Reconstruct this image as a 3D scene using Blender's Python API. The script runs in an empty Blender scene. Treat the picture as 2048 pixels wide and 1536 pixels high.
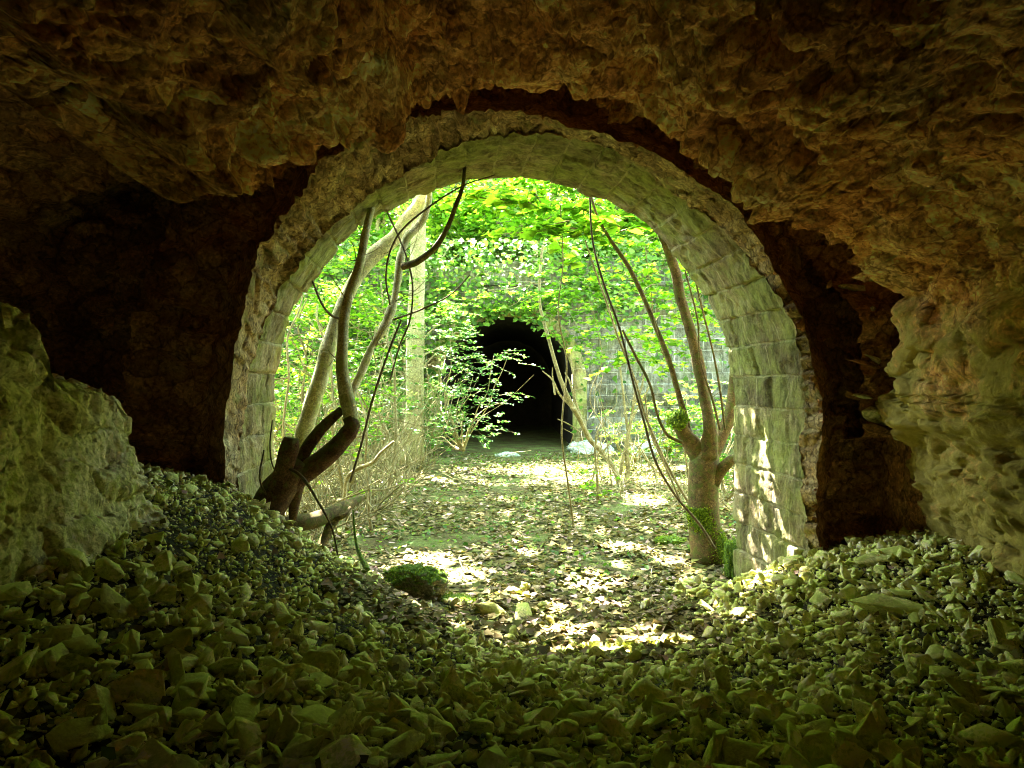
import bpy, bmesh, math, random
import numpy as np
from mathutils import Vector
R = math.radians
rng = np.random.default_rng(7)
random.seed(7)
sc = bpy.context.scene

# ------------------------------------------------------------------ camera
F = 1479.0                      # focal length in pixels of the 2048 wide photo
cam = bpy.data.cameras.new('camera'); camo = bpy.data.objects.new('camera', cam)
sc.collection.objects.link(camo); sc.camera = camo
cam.sensor_width = 36; cam.lens = 36 * F / 2048
cam.clip_start = 0.05; cam.clip_end = 500
camo.location = (0, 0, 0); camo.rotation_euler = (R(90), 0, 0)

# ------------------------------------------------------------------ light
SUN = np.array([-1.5, 2.8, 4.3]); SUN /= np.linalg.norm(SUN)
el = math.asin(SUN[2]); az = math.atan2(SUN[0], SUN[1])
w = bpy.data.worlds.new('World'); sc.world = w; w.use_nodes = True
nt = w.node_tree; bg = nt.nodes['Background']
sky = nt.nodes.new('ShaderNodeTexSky'); sky.sky_type = 'NISHITA'; sky.sun_disc = False
sky.sun_elevation = el; sky.sun_rotation = az
tint = nt.nodes.new('ShaderNodeMix'); tint.data_type = 'RGBA'; tint.blend_type = 'MULTIPLY'; tint.inputs[0].default_value = 1; tint.inputs[7].default_value = (1.0, .94, .70, 1)
nt.links.new(sky.outputs[0], tint.inputs[6]); nt.links.new(tint.outputs[2], bg.inputs[0]); bg.inputs[1].default_value = 0.15
sl = bpy.data.lights.new('sun', 'SUN'); sl.energy = 5.0; sl.angle = R(0.5); sl.color = (1.0, 0.94, 0.90)
so = bpy.data.objects.new('sun', sl); sc.collection.objects.link(so)
so.rotation_euler = Vector(-SUN).to_track_quat('-Z', 'Y').to_euler()
sc.view_settings.view_transform = 'Standard'; sc.view_settings.look = 'None'
sc.view_settings.gamma = 1; sc.view_settings.exposure = 5.35
cy = sc.cycles
cy.max_bounces = 9; cy.diffuse_bounces = 7; cy.transmission_bounces = 4; cy.glossy_bounces = 2
cy.caustics_reflective = False; cy.caustics_refractive = False
cy.sample_clamp_indirect = 2.0; cy.filter_width = 1.0
try:
    cy.use_denoising = True; cy.use_adaptive_sampling = False; cy.use_guiding = True; cy.denoiser = 'OPENIMAGEDENOISE'
except Exception: pass

# ------------------------------------------------------------------ helpers
def P(px, py, Y):
    return np.array([(px - 1024) / F * Y, Y, (768 - py) / F * Y])

def tag(o, label=None, cat=None, group=None, kind=None):
    if label: o['label'] = label
    if cat: o['category'] = cat
    if group: o['group'] = group
    if kind: o['kind'] = kind
    return o
def empty(name, loc, label, cat, group=None):
    o = bpy.data.objects.new(name, None); sc.collection.objects.link(o)
    o.location = loc; o.empty_display_size = 0.2
    return tag(o, label, cat, group)
def link(name, me, mat, parent=None, smooth=False):
    o = bpy.data.objects.new(name, me); sc.collection.objects.link(o)
    if mat is not None and not me.materials: me.materials.append(mat)
    if smooth: me.polygons.foreach_set('use_smooth', np.ones(len(me.polygons), bool))
    if parent is not None:
        o.parent = parent
        me.transform(__import__('mathutils').Matrix.Translation(-Vector(parent.location)))
    return o
def mesh_np(name, V, Fc, uv=None):
    """V (n,3); Fc (m,k) equal sized faces"""
    V = np.ascontiguousarray(V, dtype=np.float32); Fc = np.ascontiguousarray(Fc, dtype=np.int32)
    me = bpy.data.meshes.new(name)
    m, k = Fc.shape
    me.vertices.add(len(V)); me.vertices.foreach_set('co', V.ravel())
    me.loops.add(m * k); me.loops.foreach_set('vertex_index', Fc.ravel())
    me.polygons.add(m); me.polygons.foreach_set('loop_start', np.arange(0, m * k, k, dtype=np.int32))
    me.polygons.foreach_set('loop_total', np.full(m, k, dtype=np.int32))
    if uv is not None:
        l = me.uv_layers.new(name='UVMap'); l.data.foreach_set('uv', np.ascontiguousarray(uv[Fc.ravel()], dtype=np.float32).ravel())
    me.update(calc_edges=True)
    return me
def grid_faces(n, m, off=0, closed=False):
    """n rows, m columns"""
    i = np.arange(n - 1)[:, None]; j = np.arange(m if closed else m - 1)[None, :]
    j2 = (j + 1) % m
    a = i * m + j; b = i * m + j2; c = (i + 1) * m + j2; d = (i + 1) * m + j
    return np.stack([a, b, c, d], -1).reshape(-1, 4) + off

# vectorised noise
def _h(ix, iy, iz, s):
    n = (ix.astype(np.int64) * 73856093) ^ (iy.astype(np.int64) * 19349663) ^ (iz.astype(np.int64) * 83492791) ^ (s * 2654435761)
    n = (n ^ (n >> 13)) * 1274126177 & 0xffffffff
    n = (n ^ (n >> 16)) * 2246822519 & 0xffffffff
    n = n ^ (n >> 15)
    return (n & 0xffffff) / float(0xffffff)
def vnoise(p, s=0):
    i = np.floor(p).astype(np.int64); f = p - i; f = f * f * (3 - 2 * f)
    r = 0
    for dx in (0, 1):
        for dy in (0, 1):
            for dz in (0, 1):
                wgt = (f[:, 0] if dx else 1 - f[:, 0]) * (f[:, 1] if dy else 1 - f[:, 1]) * (f[:, 2] if dz else 1 - f[:, 2])
                r = r + wgt * _h(i[:, 0] + dx, i[:, 1] + dy, i[:, 2] + dz, s)
    return r * 2 - 1
def fbm(p, o=4, s=0):
    r = 0; a = 1.0; t = 0
    for k in range(o):
        r = r + a * vnoise(p * 2 ** k + 17.3 * k, s + k); t += a; a *= 0.55
    return r / t
def worley(p, s=0):
    i = np.floor(p).astype(np.int64); F1 = np.full(len(p), 9.0); F2 = F1.copy(); idr = np.zeros(len(p)); tilt = np.zeros(len(p))
    for dx in (-1, 0, 1):
        for dy in (-1, 0, 1):
            for dz in (-1, 0, 1):
                a, b, c = i[:, 0] + dx, i[:, 1] + dy, i[:, 2] + dz
                q = np.stack([a + _h(a, b, c, s + 1), b + _h(a, b, c, s + 2), c + _h(a, b, c, s + 3)], 1) - p
                d = np.sqrt((q ** 2).sum(1)); hid = _h(a, b, c, s + 4)
                t = (q * np.stack([_h(a, b, c, s + 5) - .5, _h(a, b, c, s + 6) - .5, _h(a, b, c, s + 7) - .5], 1)).sum(1)
                c1 = d < F1
                F2 = np.where(c1, F1, np.minimum(F2, d))
                idr = np.where(c1, hid, idr); tilt = np.where(c1, t, tilt); F1 = np.where(c1, d, F1)
    return F1, F2, idr, tilt
def rockdisp(p, sx=(1, 1, 1), s=0, big=.16, mid=.07, fine=.03):
    q = p * np.array(sx)
    q = q + 0.18 * np.stack([fbm(p * 1.7, 3, 11 + s), fbm(p * 1.7, 3, 12 + s), fbm(p * 1.7, 3, 13 + s)], 1)
    F1, F2, i1, t1 = worley(q * 2.1, s); e = np.clip((F2 - F1) / .22, 0, 1)
    d = big * ((i1 - .5) * 1.0 + t1 * 1.5) * (0.3 + .7 * e) - big * .5 * (1 - e)
    F1, F2, i2, t2 = worley(q * 5.2, s + 20); e = np.clip((F2 - F1) / .25, 0, 1)
    d += mid * ((i2 - .5) * 1.1 + t2 * 1.6) * (.3 + .7 * e) - mid * .6 * (1 - e)
    F1, F2, i3, t3 = worley(q * 12., s + 40); e = np.clip((F2 - F1) / .3, 0, 1)
    d += fine * ((i3 - .5) + t3 * 1.3) - fine * .6 * (1 - e)
    d += fine * 1.2 * fbm(p * 9, 3, s + 60) + big * .5 * fbm(p * 1.1, 3, s + 61)
    return d

def stonedisp(p, sx=(1, 1, 1), s=0, a=1.0):
    """plump stones bedded in eroded mortar"""
    q = p * np.array(sx)
    q = q + .16 * np.stack([fbm(p * 2.3, 3, 11 + s), fbm(p * 2.3, 3, 12 + s), fbm(p * 2.3, 3, 13 + s)], 1)
    d = .30 * fbm(p * .9, 3, s + 61) + .08 * fbm(p * 2.6, 3, s + 62)
    for k, (f, h1, h2) in enumerate([(2.0, .16, .05), (4.3, .10, .055), (9.5, .035, .03)]):
        F1, F2, i1, t1 = worley(q * f + 3.3 * k, s + 20 * k); e = np.clip((F2 - F1) / .28, 0, 1)
        pres = np.clip((fbm(p * 1.3 + k, 2, s + 70 + k) + .35) * 3, 0, 1) if k else 1
        d += pres * (h1 * (i1 - .5) * (.4 + .6 * e) + h2 * np.sqrt(e) + h1 * .5 * t1 * e - h2)
    d += .02 * fbm(p * 14, 4, s + 63)
    return a * d
# ------------------------------------------------------------------ materials
def newmat(name):
    m = bpy.data.materials.new(name); m.use_nodes = True
    n = m.node_tree; b = n.nodes['Principled BSDF']
    return m, n, b
def N(n, t, **kw):
    x = n.nodes.new(t)
    for k, v in kw.items():
        if k in x.inputs.keys() if isinstance(k, str) else False: x.inputs[k].default_value = v
        else: setattr(x, k, v)
    return x
def noise(n, co, scale, detail=6, rough=.6):
    x = n.nodes.new('ShaderNodeTexNoise'); x.inputs['Scale'].default_value = scale
    x.inputs['Detail'].default_value = detail; x.inputs['Roughness'].default_value = rough
    if co is not None: n.links.new(co, x.inputs['Vector'])
    return x.outputs[0]
def ramp(n, fac, stops):
    x = n.nodes.new('ShaderNodeValToRGB'); cr = x.color_ramp
    while len(cr.elements) < len(stops): cr.elements.new(0.5)
    for e, (p, c) in zip(cr.elements, stops):
        e.position = p; e.color = (*c, 1) if len(c) == 3 else c
    n.links.new(fac, x.inputs[0]); return x.outputs[0]
def mixc(n, fac, a, b, mode='MIX'):
    x = n.nodes.new('ShaderNodeMix'); x.data_type = 'RGBA'; x.blend_type = mode
    if isinstance(fac, (int, float)): x.inputs[0].default_value = fac
    else: n.links.new(fac, x.inputs[0])
    for k, v in ((6, a), (7, b)):
        if isinstance(v, tuple): x.inputs[k].default_value = (*v, 1)
        else: n.links.new(v, x.inputs[k])
    return x.outputs[2]
def math_(n, op, a, b=None, c=None):
    x = n.nodes.new('ShaderNodeMath'); x.operation = op
    for k, v in enumerate((a, b, c)):
        if v is None: continue
        if isinstance(v, (int, float)): x.inputs[k].default_value = v
        else: n.links.new(v, x.inputs[k])
    return x.outputs[0]
def bump(n, b, h, strength=.5, dist=.02, prev=None):
    x = n.nodes.new('ShaderNodeBump'); x.inputs['Strength'].default_value = strength; x.inputs['Distance'].default_value = dist
    n.links.new(h, x.inputs['Height'])
    if prev is not None: n.links.new(prev, x.inputs['Normal'])
    n.links.new(x.outputs[0], b.inputs['Normal']); return x.outputs[0]
def g1(v): return (v, v, v)

def rockmat(name, c1, c2, c3, scale=3, moss=None, mossamt=.5, up=0.0, island=.0, bscale=40, bstr=.7, bdist=.02, rough=.95, cells=0, speck=.6, mossx=False):
    m, n, b = newmat(name)
    co = n.nodes.new('ShaderNodeNewGeometry').outputs['Position']
    n1 = noise(n, co, scale, 8, .65)
    col = ramp(n, n1, [(.3, c1), (.5, c2), (.7, c3)])
    n2 = noise(n, co, scale * 9, 6, .7)
    col = mixc(n, .75, col, ramp(n, n2, [(.3, g1(.35)), (.42, g1(.8)), (.55, g1(1.1)), (.7, g1(1.4))]), 'MULTIPLY')
    col = mixc(n, .55, col, ramp(n, noise(n, co, scale * 3.3 + 20, 9, .8), [(.38, g1(.4)), (.5, g1(1.0)), (.62, g1(1.4))]), 'MULTIPLY')
    if island:
        ri = n.nodes.new('ShaderNodeNewGeometry').outputs['Random Per Island']
        oi = n.nodes.new('ShaderNodeObjectInfo').outputs['Random']
        rr = math_(n, 'FRACT', math_(n, 'ADD', ri, oi))
        col = mixc(n, island, col, ramp(n, rr, [(0, (.3, .27, .14)), (.25, (.62, .66, .34)), (.6, (1.0, .97, .72)), (1, (1.4, 1.38, 1.15))]), 'MULTIPLY')
    sv = n.nodes.new('ShaderNodeTexVoronoi'); sv.inputs['Scale'].default_value = bscale * 1.6; n.links.new(co, sv.inputs['Vector'])
    ss = n.nodes.new('ShaderNodeSeparateColor'); n.links.new(sv.outputs['Color'], ss.inputs[0])
    col = mixc(n, speck, col, ramp(n, ss.outputs[0], [(0, g1(.3)), (.2, g1(.65)), (.5, g1(1.0)), (.85, g1(1.25)), (1, g1(1.8))]), 'MULTIPLY')
    ce = None
    if cells:
        wp = n.nodes.new('ShaderNodeTexNoise'); wp.inputs['Scale'].default_value = 3.5; wp.inputs['Detail'].default_value = 5; n.links.new(co, wp.inputs['Vector'])
        va = n.nodes.new('ShaderNodeVectorMath'); va.operation = 'MULTIPLY_ADD'; va.inputs[1].default_value = (.45, .45, .45); n.links.new(wp.outputs[1], va.inputs[0]); n.links.new(co, va.inputs[2])
        v1 = n.nodes.new('ShaderNodeTexVoronoi'); v1.feature = 'DISTANCE_TO_EDGE'; v1.inputs['Scale'].default_value = cells; n.links.new(va.outputs[0], v1.inputs['Vector'])
        v2 = n.nodes.new('ShaderNodeTexVoronoi'); v2.inputs['Scale'].default_value = cells; n.links.new(va.outputs[0], v2.inputs['Vector'])
        sp = n.nodes.new('ShaderNodeSeparateColor'); n.links.new(v2.outputs['Color'], sp.inputs[0])
        col = mixc(n, .7, col, ramp(n, sp.outputs[0], [(0, (.5, .42, .35)), (.35, (.9, .85, .75)), (.7, (1.15, 1.0, .85)), (1, (1.4, 1.4, 1.3))]), 'MULTIPLY')
        ed = math_(n, 'ADD', v1.outputs[0], math_(n, 'MULTIPLY', noise(n, co, 7, 5, .7), .12))
        ce = ramp(n, ed, [(.05, g1(0)), (.13, g1(1))])
        col = mixc(n, ce, mixc(n, .8, col, (.25, .2, .15), 'MULTIPLY'), col)
    if moss is not None:
        mm = noise(n, co, scale * 1.3, 7, .7)
        if up:
            s = n.nodes.new('ShaderNodeSeparateXYZ'); n.links.new(n.nodes.new('ShaderNodeNewGeometry').outputs['Normal'], s.inputs[0])
            mm = math_(n, 'ADD', mm, math_(n, 'MULTIPLY', s.outputs[2], up))
        if mossx:
            s = n.nodes.new('ShaderNodeSeparateXYZ'); n.links.new(co, s.inputs[0])
            gx_ = ramp(n, math_(n, 'ADD', math_(n, 'MULTIPLY', s.outputs[0], .2), math_(n, 'MULTIPLY', s.outputs[2], -.12)), [(.40, g1(0)), (.70, g1(.34))])
            mm = math_(n, 'ADD', mm, gx_)
        f = ramp(n, mm, [(1 - mossamt - .08, g1(0)), (1 - mossamt + .08, g1(1))])
        mc = mixc(n, noise(n, co, scale * 14, 4), tuple(x * .6 for x in moss), tuple(x * 1.4 for x in moss))
        col = mixc(n, f, col, mc)
    col = mixc(n, 1.0, col, (.82, .74, .60), 'DARKEN')
    n.links.new(col, b.inputs['Base Color']); b.inputs['Roughness'].default_value = rough
    b.inputs['Specular IOR Level'].default_value = .25
    p = bump(n, b, noise(n, co, bscale, 10, .75), bstr, bdist)
    p = bump(n, b, noise(n, co, bscale / 5, 6, .7), bstr * .6, bdist * 3, p)
    if ce is not None: bump(n, b, ce, .35, .02, p)
    return m

M = {}
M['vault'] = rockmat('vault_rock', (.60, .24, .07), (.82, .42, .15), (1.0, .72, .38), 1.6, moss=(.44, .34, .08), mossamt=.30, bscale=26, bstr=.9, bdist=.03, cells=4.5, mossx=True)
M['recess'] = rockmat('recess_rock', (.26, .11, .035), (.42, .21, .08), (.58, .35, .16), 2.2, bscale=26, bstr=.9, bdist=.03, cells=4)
M['outcrop'] = rockmat('outcrop_rock', (.46, .42, .20), (.70, .66, .36), (.92, .90, .60), 3.5, moss=(.44, .50, .08), mossamt=.38, bscale=34, bstr=.9, bdist=.02)
M['stone'] = rockmat('rubble_stone', (.66, .60, .30), (.90, .86, .48), (1.0, .98, .72), 5, moss=(.52, .58, .14), mossamt=.42, up=.16, island=.85, bscale=45, bstr=.7, bdist=.01, speck=.55)
M['boulder'] = rockmat('mossy_boulder', (.16, .14, .09), (.28, .25, .15), (.38, .34, .22), 6, moss=(.09, .16, .015), mossamt=.36, up=.34, bscale=60, bstr=1, bdist=.02)
M['paleboulder'] = rockmat('pale_boulder', (.3, .31, .26), (.45, .47, .4), (.6, .62, .56), 6, moss=(.12, .2, .03), mossamt=.34, up=.1, bscale=40)
M['barkdark'] = rockmat('dark_bark', (.04, .018, .008), (.11, .05, .022), (.19, .11, .045), 9, moss=(.13, .14, .03), mossamt=.42, up=.18, bscale=60, bstr=1, bdist=.012)
M['barkpale'] = rockmat('pale_bark', (.26, .24, .10), (.50, .46, .22), (.80, .76, .46), 8, moss=(.40, .44, .12), mossamt=.42, bscale=70, bstr=.8, bdist=.008)
M['barkbrown'] = rockmat('brown_bark', (.05, .032, .012), (.12, .08, .026), (.22, .16, .06), 9, moss=(.085, .105, .015), mossamt=.45, bscale=60, bstr=.9, bdist=.01)
M['barkmoss'] = rockmat('moss', (.05, .09, .008), (.10, .17, .012), (.18, .27, .02), 14, bscale=120, bstr=1, bdist=.02)
M['twig'] = rockmat('twig_bark', (.12, .10, .04), (.22, .19, .08), (.38, .34, .18), 5, bscale=80, bstr=.5, bdist=.004)
M['whip'] = rockmat('dark_twig', (.05, .035, .015), (.12, .09, .04), (.24, .19, .09), 6, bscale=80, bstr=.5, bdist=.004)
M['trunkfar'] = rockmat('ash_bark', (.17, .15, .06), (.29, .26, .12), (.42, .38, .2), 4, moss=(.2, .24, .06), mossamt=.4, bscale=30, bstr=.8, bdist=.02)

def leafmat(name, stops, transl=.5, rough=.55):
    m, n, b = newmat(name)
    r = n.nodes.new('ShaderNodeNewGeometry').outputs['Random Per Island']
    col = ramp(n, r, stops)
    col = mixc(n, 1.0, col, (.82, .74, .60), 'DARKEN')
    n.links.new(col, b.inputs['Base Color']); b.inputs['Roughness'].default_value = rough
    b.inputs['Specular IOR Level'].default_value = .12
    t = n.nodes.new('ShaderNodeBsdfTranslucent')
    tc = mixc(n, 1.0, col, (1.5, 1.6, .7), 'MULTIPLY'); n.links.new(tc, t.inputs[0])
    mx = n.nodes.new('ShaderNodeMixShader'); mx.inputs[0].default_value = transl
    n.links.new(b.outputs[0], mx.inputs[1]); n.links.new(t.outputs[0], mx.inputs[2])
    n.links.new(mx.outputs[0], n.nodes['Material Output'].inputs[0])
    return m
M['leaf'] = leafmat('green_leaf', [(0, (.04, .10, .012)), (.35, (.07, .17, .014)), (.75, (.13, .25, .02)), (1, (.24, .34, .035))])
M['leafbright'] = leafmat('bright_leaf', [(0, (.05, .13, .01)), (.5, (.11, .25, .012)), (1, (.28, .38, .035))], .6)
M['leafcool'] = leafmat('bluish_leaf', [(0, (.02, .06, .015)), (.5, (.05, .13, .03)), (1, (.11, .22, .06))], .4)
M['leafivy'] = leafmat('ivy_leaf', [(0, (.03, .08, .012)), (.5, (.08, .17, .02)), (.9, (.17, .28, .04)), (1, (.26, .34, .07))], .35, .4)
M['litter'] = leafmat('dry_leaf', [(0, (.05, .038, .008)), (.25, (.10, .08, .02)), (.5, (.17, .14, .04)), (.66, (.27, .19, .12)), (.76, (.08, .10, .015)), (.88, (.14, .15, .03)), (1, (.46, .29, .28))], .12, .8)
M['dryred'] = leafmat('fresh_litter', [(0, (.3, .2, .15)), (1, (.6, .48, .42))], .1, .8)

# ground: gravel inside, darkened for the shade between stones; leafy soil outside
def groundmat():
    m, n, b = newmat('ground')
    geo = n.nodes.new('ShaderNodeNewGeometry'); co = geo.outputs['Position']
    s = n.nodes.new('ShaderNodeSeparateXYZ'); n.links.new(co, s.inputs[0])
    n1 = noise(n, co, 2.0, 9, .7); n2 = noise(n, co, 28, 8, .75)
    soil = ramp(n, n2, [(.35, (.03, .022, .006)), (.5, (.075, .06, .018)), (.68, (.13, .11, .035))])
    moss = ramp(n, n2, [(.3, (.05, .06, .012)), (.7, (.16, .19, .045))])
    out = mixc(n, ramp(n, n1, [(.45, g1(0)), (.58, g1(1))]), soil, moss)
    grav = ramp(n, n2, [(.3, (.01, .009, .003)), (.5, (.03, .027, .01)), (.7, (.08, .07, .025))])
    edge = math_(n, 'ADD', s.outputs[1], math_(n, 'MULTIPLY', n1, 1.5))
    f = ramp(n, math_(n, 'MULTIPLY', edge, .1), [(.72, g1(0)), (.82, g1(1))])
    n.links.new(mixc(n, f, grav, out), b.inputs['Base Color']); b.inputs['Roughness'].default_value = .95
    b.inputs['Specular IOR Level'].default_value = .2
    v = n.nodes.new('ShaderNodeTexVoronoi'); v.inputs['Scale'].default_value = 26; n.links.new(co, v.inputs['Vector'])
    p = bump(n, b, v.outputs[0], .8, .03)
    bump(n, b, n2, .8, .04, p)
    return m
M['ground'] = groundmat()

def masonry(name, cols, mortar, bw, bh, moss, uv=True, msize=.02, mossamt=.4, axis=None, mortar_bright=True):
    m, n, b = newmat(name)
    geo = n.nodes.new('ShaderNodeNewGeometry').outputs['Position']
    if uv: co = n.nodes.new('ShaderNodeUVMap').outputs[0]
    else:
        s = n.nodes.new('ShaderNodeSeparateXYZ'); n.links.new(geo, s.inputs[0])
        c = n.nodes.new('ShaderNodeCombineXYZ'); n.links.new(s.outputs[0], c.inputs[0]); n.links.new(s.outputs[2], c.inputs[1]); co = c.outputs[0]
    wv = n.nodes.new('ShaderNodeVectorMath'); wv.operation = 'ADD'
    dn = n.nodes.new('ShaderNodeTexNoise'); dn.inputs['Scale'].default_value = 2.5; n.links.new(geo, dn.inputs['Vector'])
    sc_ = n.nodes.new('ShaderNodeVectorMath'); sc_.operation = 'MULTIPLY_ADD'; sc_.inputs[1].default_value = (.07, .05, .05); sc_.inputs[2].default_value = (-.035, -.025, 0)
    n.links.new(dn.outputs[1], sc_.inputs[0]); n.links.new(co, wv.inputs[0]); n.links.new(sc_.outputs[0], wv.inputs[1])
    br = n.nodes.new('ShaderNodeTexBrick'); n.links.new(wv.outputs[0], br.inputs['Vector'])
    br.inputs['Scale'].default_value = 1; br.inputs['Brick Width'].default_value = bw; br.inputs['Row Height'].default_value = bh
    br.inputs['Mortar Size'].default_value = msize; br.inputs['Mortar Smooth'].default_value = .5; br.inputs['Bias'].default_value = 0
    br.inputs['Color1'].default_value = (.45, .45, .45, 1); br.inputs['Color2'].default_value = (1.15, 1.1, 1.05, 1); br.inputs['Mortar'].default_value = (1, 1, 1, 1)
    base = ramp(n, noise(n, geo, 3.2, 9, .7), [(.36, cols[0]), (.5, cols[1]), (.64, cols[2])])
    base = mixc(n, .8, base, br.outputs[0], 'MULTIPLY')
    base = mixc(n, .85, base, ramp(n, noise(n, geo, 34, 8, .75), [(.3, g1(.3)), (.5, g1(.9)), (.7, g1(1.4))]), 'MULTIPLY')
    mf = math_(n, 'MULTIPLY', br.outputs[1], ramp(n, noise(n, geo, 4, 4), [(.38, g1(.2)), (.6, g1(.95))]))
    base = mixc(n, mf, base, mortar)
    mm = ramp(n, noise(n, geo, 1.8, 8, .7), [(1 - mossamt - .1, g1(0)), (1 - mossamt + .1, g1(.85))])
    base = mixc(n, mm, base, mixc(n, noise(n, geo, 40, 4), tuple(x * .5 for x in moss), tuple(x * 1.5 for x in moss)))
    mp = n.nodes.new('ShaderNodeMapping'); mp.inputs['Scale'].default_value = (5, 5, .9); n.links.new(geo, mp.inputs[0])
    base = mixc(n, .8, base, ramp(n, noise(n, mp.outputs[0], 1.6, 9, .75), [(.38, (.28, .27, .22)), (.5, (.85, .85, .8)), (.66, (1.3, 1.25, 1.15))]), 'MULTIPLY')
    base = mixc(n, 1.0, base, (.78, .74, .62), 'DARKEN')
    n.links.new(base, b.inputs['Base Color']); b.inputs['Roughness'].default_value = .95; b.inputs['Specular IOR Level'].default_value = .2
    p = bump(n, b, math_(n, 'SUBTRACT', 1.0, br.outputs[1]), .8, .03)
    p = bump(n, b, noise(n, geo, 45, 9, .75), .9, .02, p)
    bump(n, b, noise(n, geo, 12, 6, .7), .8, .06, p)
    return m
M['arch'] = masonry('arch_masonry', [(.22, .16, .07), (.36, .29, .14), (.52, .44, .26)], (.50, .42, .25), .62, .31, (.32, .35, .09), msize=.014, mossamt=.5)
M['wall'] = masonry('wall_masonry', [(.18, .17, .12), (.32, .31, .24), (.48, .46, .38)], (.52, .52, .44), .62, .37, (.13, .18, .04), uv=False, msize=.022, mossamt=.4)

M['tunnelshade'] = rockmat('tunnel_shade_stone', (.015, .012, .01), (.03, .024, .018), (.05, .04, .03), 3)  # near-black colour stands in for the shade deep inside the far tunnel
# ------------------------------------------------------------------ terrain height
CP = [(-3.8, 6.4, .72), (-3.2, 6.4, .76), (-2.4, 6.4, .95), (-1.78, 6.4, 1.35), (-1.15, 6.4, 1.73), (-.5, 6.4, 2.02), (.2, 6.4, 2.1), (1.2, 6.4, 2.06), (1.8, 6.4, 1.84), (2.3, 6.4, 1.62), (3.2, 6.4, 1.36), (4, 6.4, 1.25),
      (-3.8, 5, .72), (-3.0, 5, .78), (-2.2, 5, .86), (-1.2, 5, 1.45), (-.4, 5, 1.80), (.6, 5, 1.95), (1.4, 5, 1.85), (2.3, 5, 1.58), (3.2, 5, 1.36), (4, 5, 1.3),
      (-3.5, 3.5, .80), (-2.6, 3.5, .86), (-1.5, 3.5, 1.22), (0, 3.5, 1.60), (1, 3.5, 1.64), (2, 3.5, 1.52), (2.8, 3.5, 1.42), (4, 3.5, 1.4),
      (-3.5, 2, 1.1), (-1, 2, 1.32), (0, 2, 1.44), (1.2, 2, 1.48), (2.5, 2, 1.4), (4, 2, 1.4), (-3.5, -4, 1.4), (0, -4, 1.4), (4, -4, 1.4),
      (-4, 7.4, 1.35), (-2.6, 7.4, 1.45), (-1.8, 7.4, 1.82), (-1, 7.4, 2.06), (0, 7.4, 2.12), (1.5, 7.4, 2.12), (2.4, 7.4, 2.02), (4, 7.4, 1.9),
      (-4, 8.8, 2.0), (-2, 8.8, 2.1), (0, 8.8, 2.12), (3, 8.8, 2.12), (5, 8.8, 2.1), (-5, 12, 2.12), (0, 12, 2.12), (5, 12, 2.12), (-5, 18, 2.12), (0, 18, 2.1), (5, 18, 2.12)]
CP = np.array(CP)
def tps(a, b):
    d = np.sqrt(((a[:, None, :2] - b[None, :, :2]) ** 2).sum(-1)) + 1e-9
    return d * d * np.log(d)
A = np.zeros((len(CP) + 3, len(CP) + 3)); A[:len(CP), :len(CP)] = tps(CP, CP) + np.eye(len(CP)) * .02
Pm = np.c_[np.ones(len(CP)), CP[:, :2]]; A[:len(CP), len(CP):] = Pm; A[len(CP):, :len(CP)] = Pm.T
Wt = np.linalg.solve(A, np.r_[CP[:, 2], 0, 0, 0])
def height(x, y, rough=True):
    x = np.atleast_1d(np.asarray(x, float)); y = np.atleast_1d(np.asarray(y, float))
    q = np.stack([np.clip(x, -4.5, 4.5), np.clip(y, -4, 18)], 1)
    out = np.zeros(len(q))
    for k in range(0, len(q), 20000):
        out[k:k + 20000] = tps(q[k:k + 20000], CP) @ Wt[:-3] + np.c_[np.ones(len(q[k:k + 20000])), q[k:k + 20000]] @ Wt[-3:]
    t = np.clip((y - 8.2) / 1.5, 0, 1)
    out = out * (1 - t) + 2.12 * t
    z = -out
    ax = np.abs(x + .2) - 6.5
    z += np.clip(y - 8, 0, 1) * np.where(ax > 0, np.minimum(ax * .75, 6 + ax * .05), 0)
    z += .02 * np.clip(y - 20, 0, 3)
    if rough:
        p = np.stack([x, y, 0 * x], 1)
        z += .05 * fbm(p * 1.3, 3, 5) + .02 * fbm(p * 6, 3, 6)
    return z
xs = np.r_[np.linspace(-40, -6, 40)[:-1], np.linspace(-6, -4, 30)[:-1], np.linspace(-4, 4, 230)[:-1], np.linspace(4, 6, 30)[:-1], np.linspace(6, 40, 40)]
ys = np.r_[np.linspace(-6, 1.5, 30)[:-1], np.linspace(1.5, 9, 210)[:-1], np.linspace(9, 24, 150)[:-1], np.linspace(24, 60, 30)]
X, Yy = np.meshgrid(xs, ys)
Z = height(X.ravel(), Yy.ravel())
g = link('ground', mesh_np('ground', np.stack([X.ravel(), Yy.ravel(), Z], 1), grid_faces(len(ys), len(xs))), M['ground'], smooth=True)
tag(g, kind='structure')

# hillside behind the far wall
hx = np.linspace(-45, 45, 150); hy = np.linspace(24.9, 75, 90)
X, Yy = np.meshgrid(hx, hy); p = np.stack([X.ravel(), Yy.ravel(), 0 * X.ravel()], 1)
def hillz(x, y):
    p = np.stack([x, y, 0 * x], 1)
    return 2.7 + (y - 24.9) * .78 + .8 * fbm(p * .35, 4, 9) + .3 * fbm(p * 1.4, 3, 10)
hz = hillz(p[:, 0], p[:, 1]); 
h = link('hillside', mesh_np('hillside', np.c_[p[:, :2], hz], grid_faces(len(hy), len(hx))), M['ground'], smooth=True)
tag(h, kind='structure')

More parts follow.
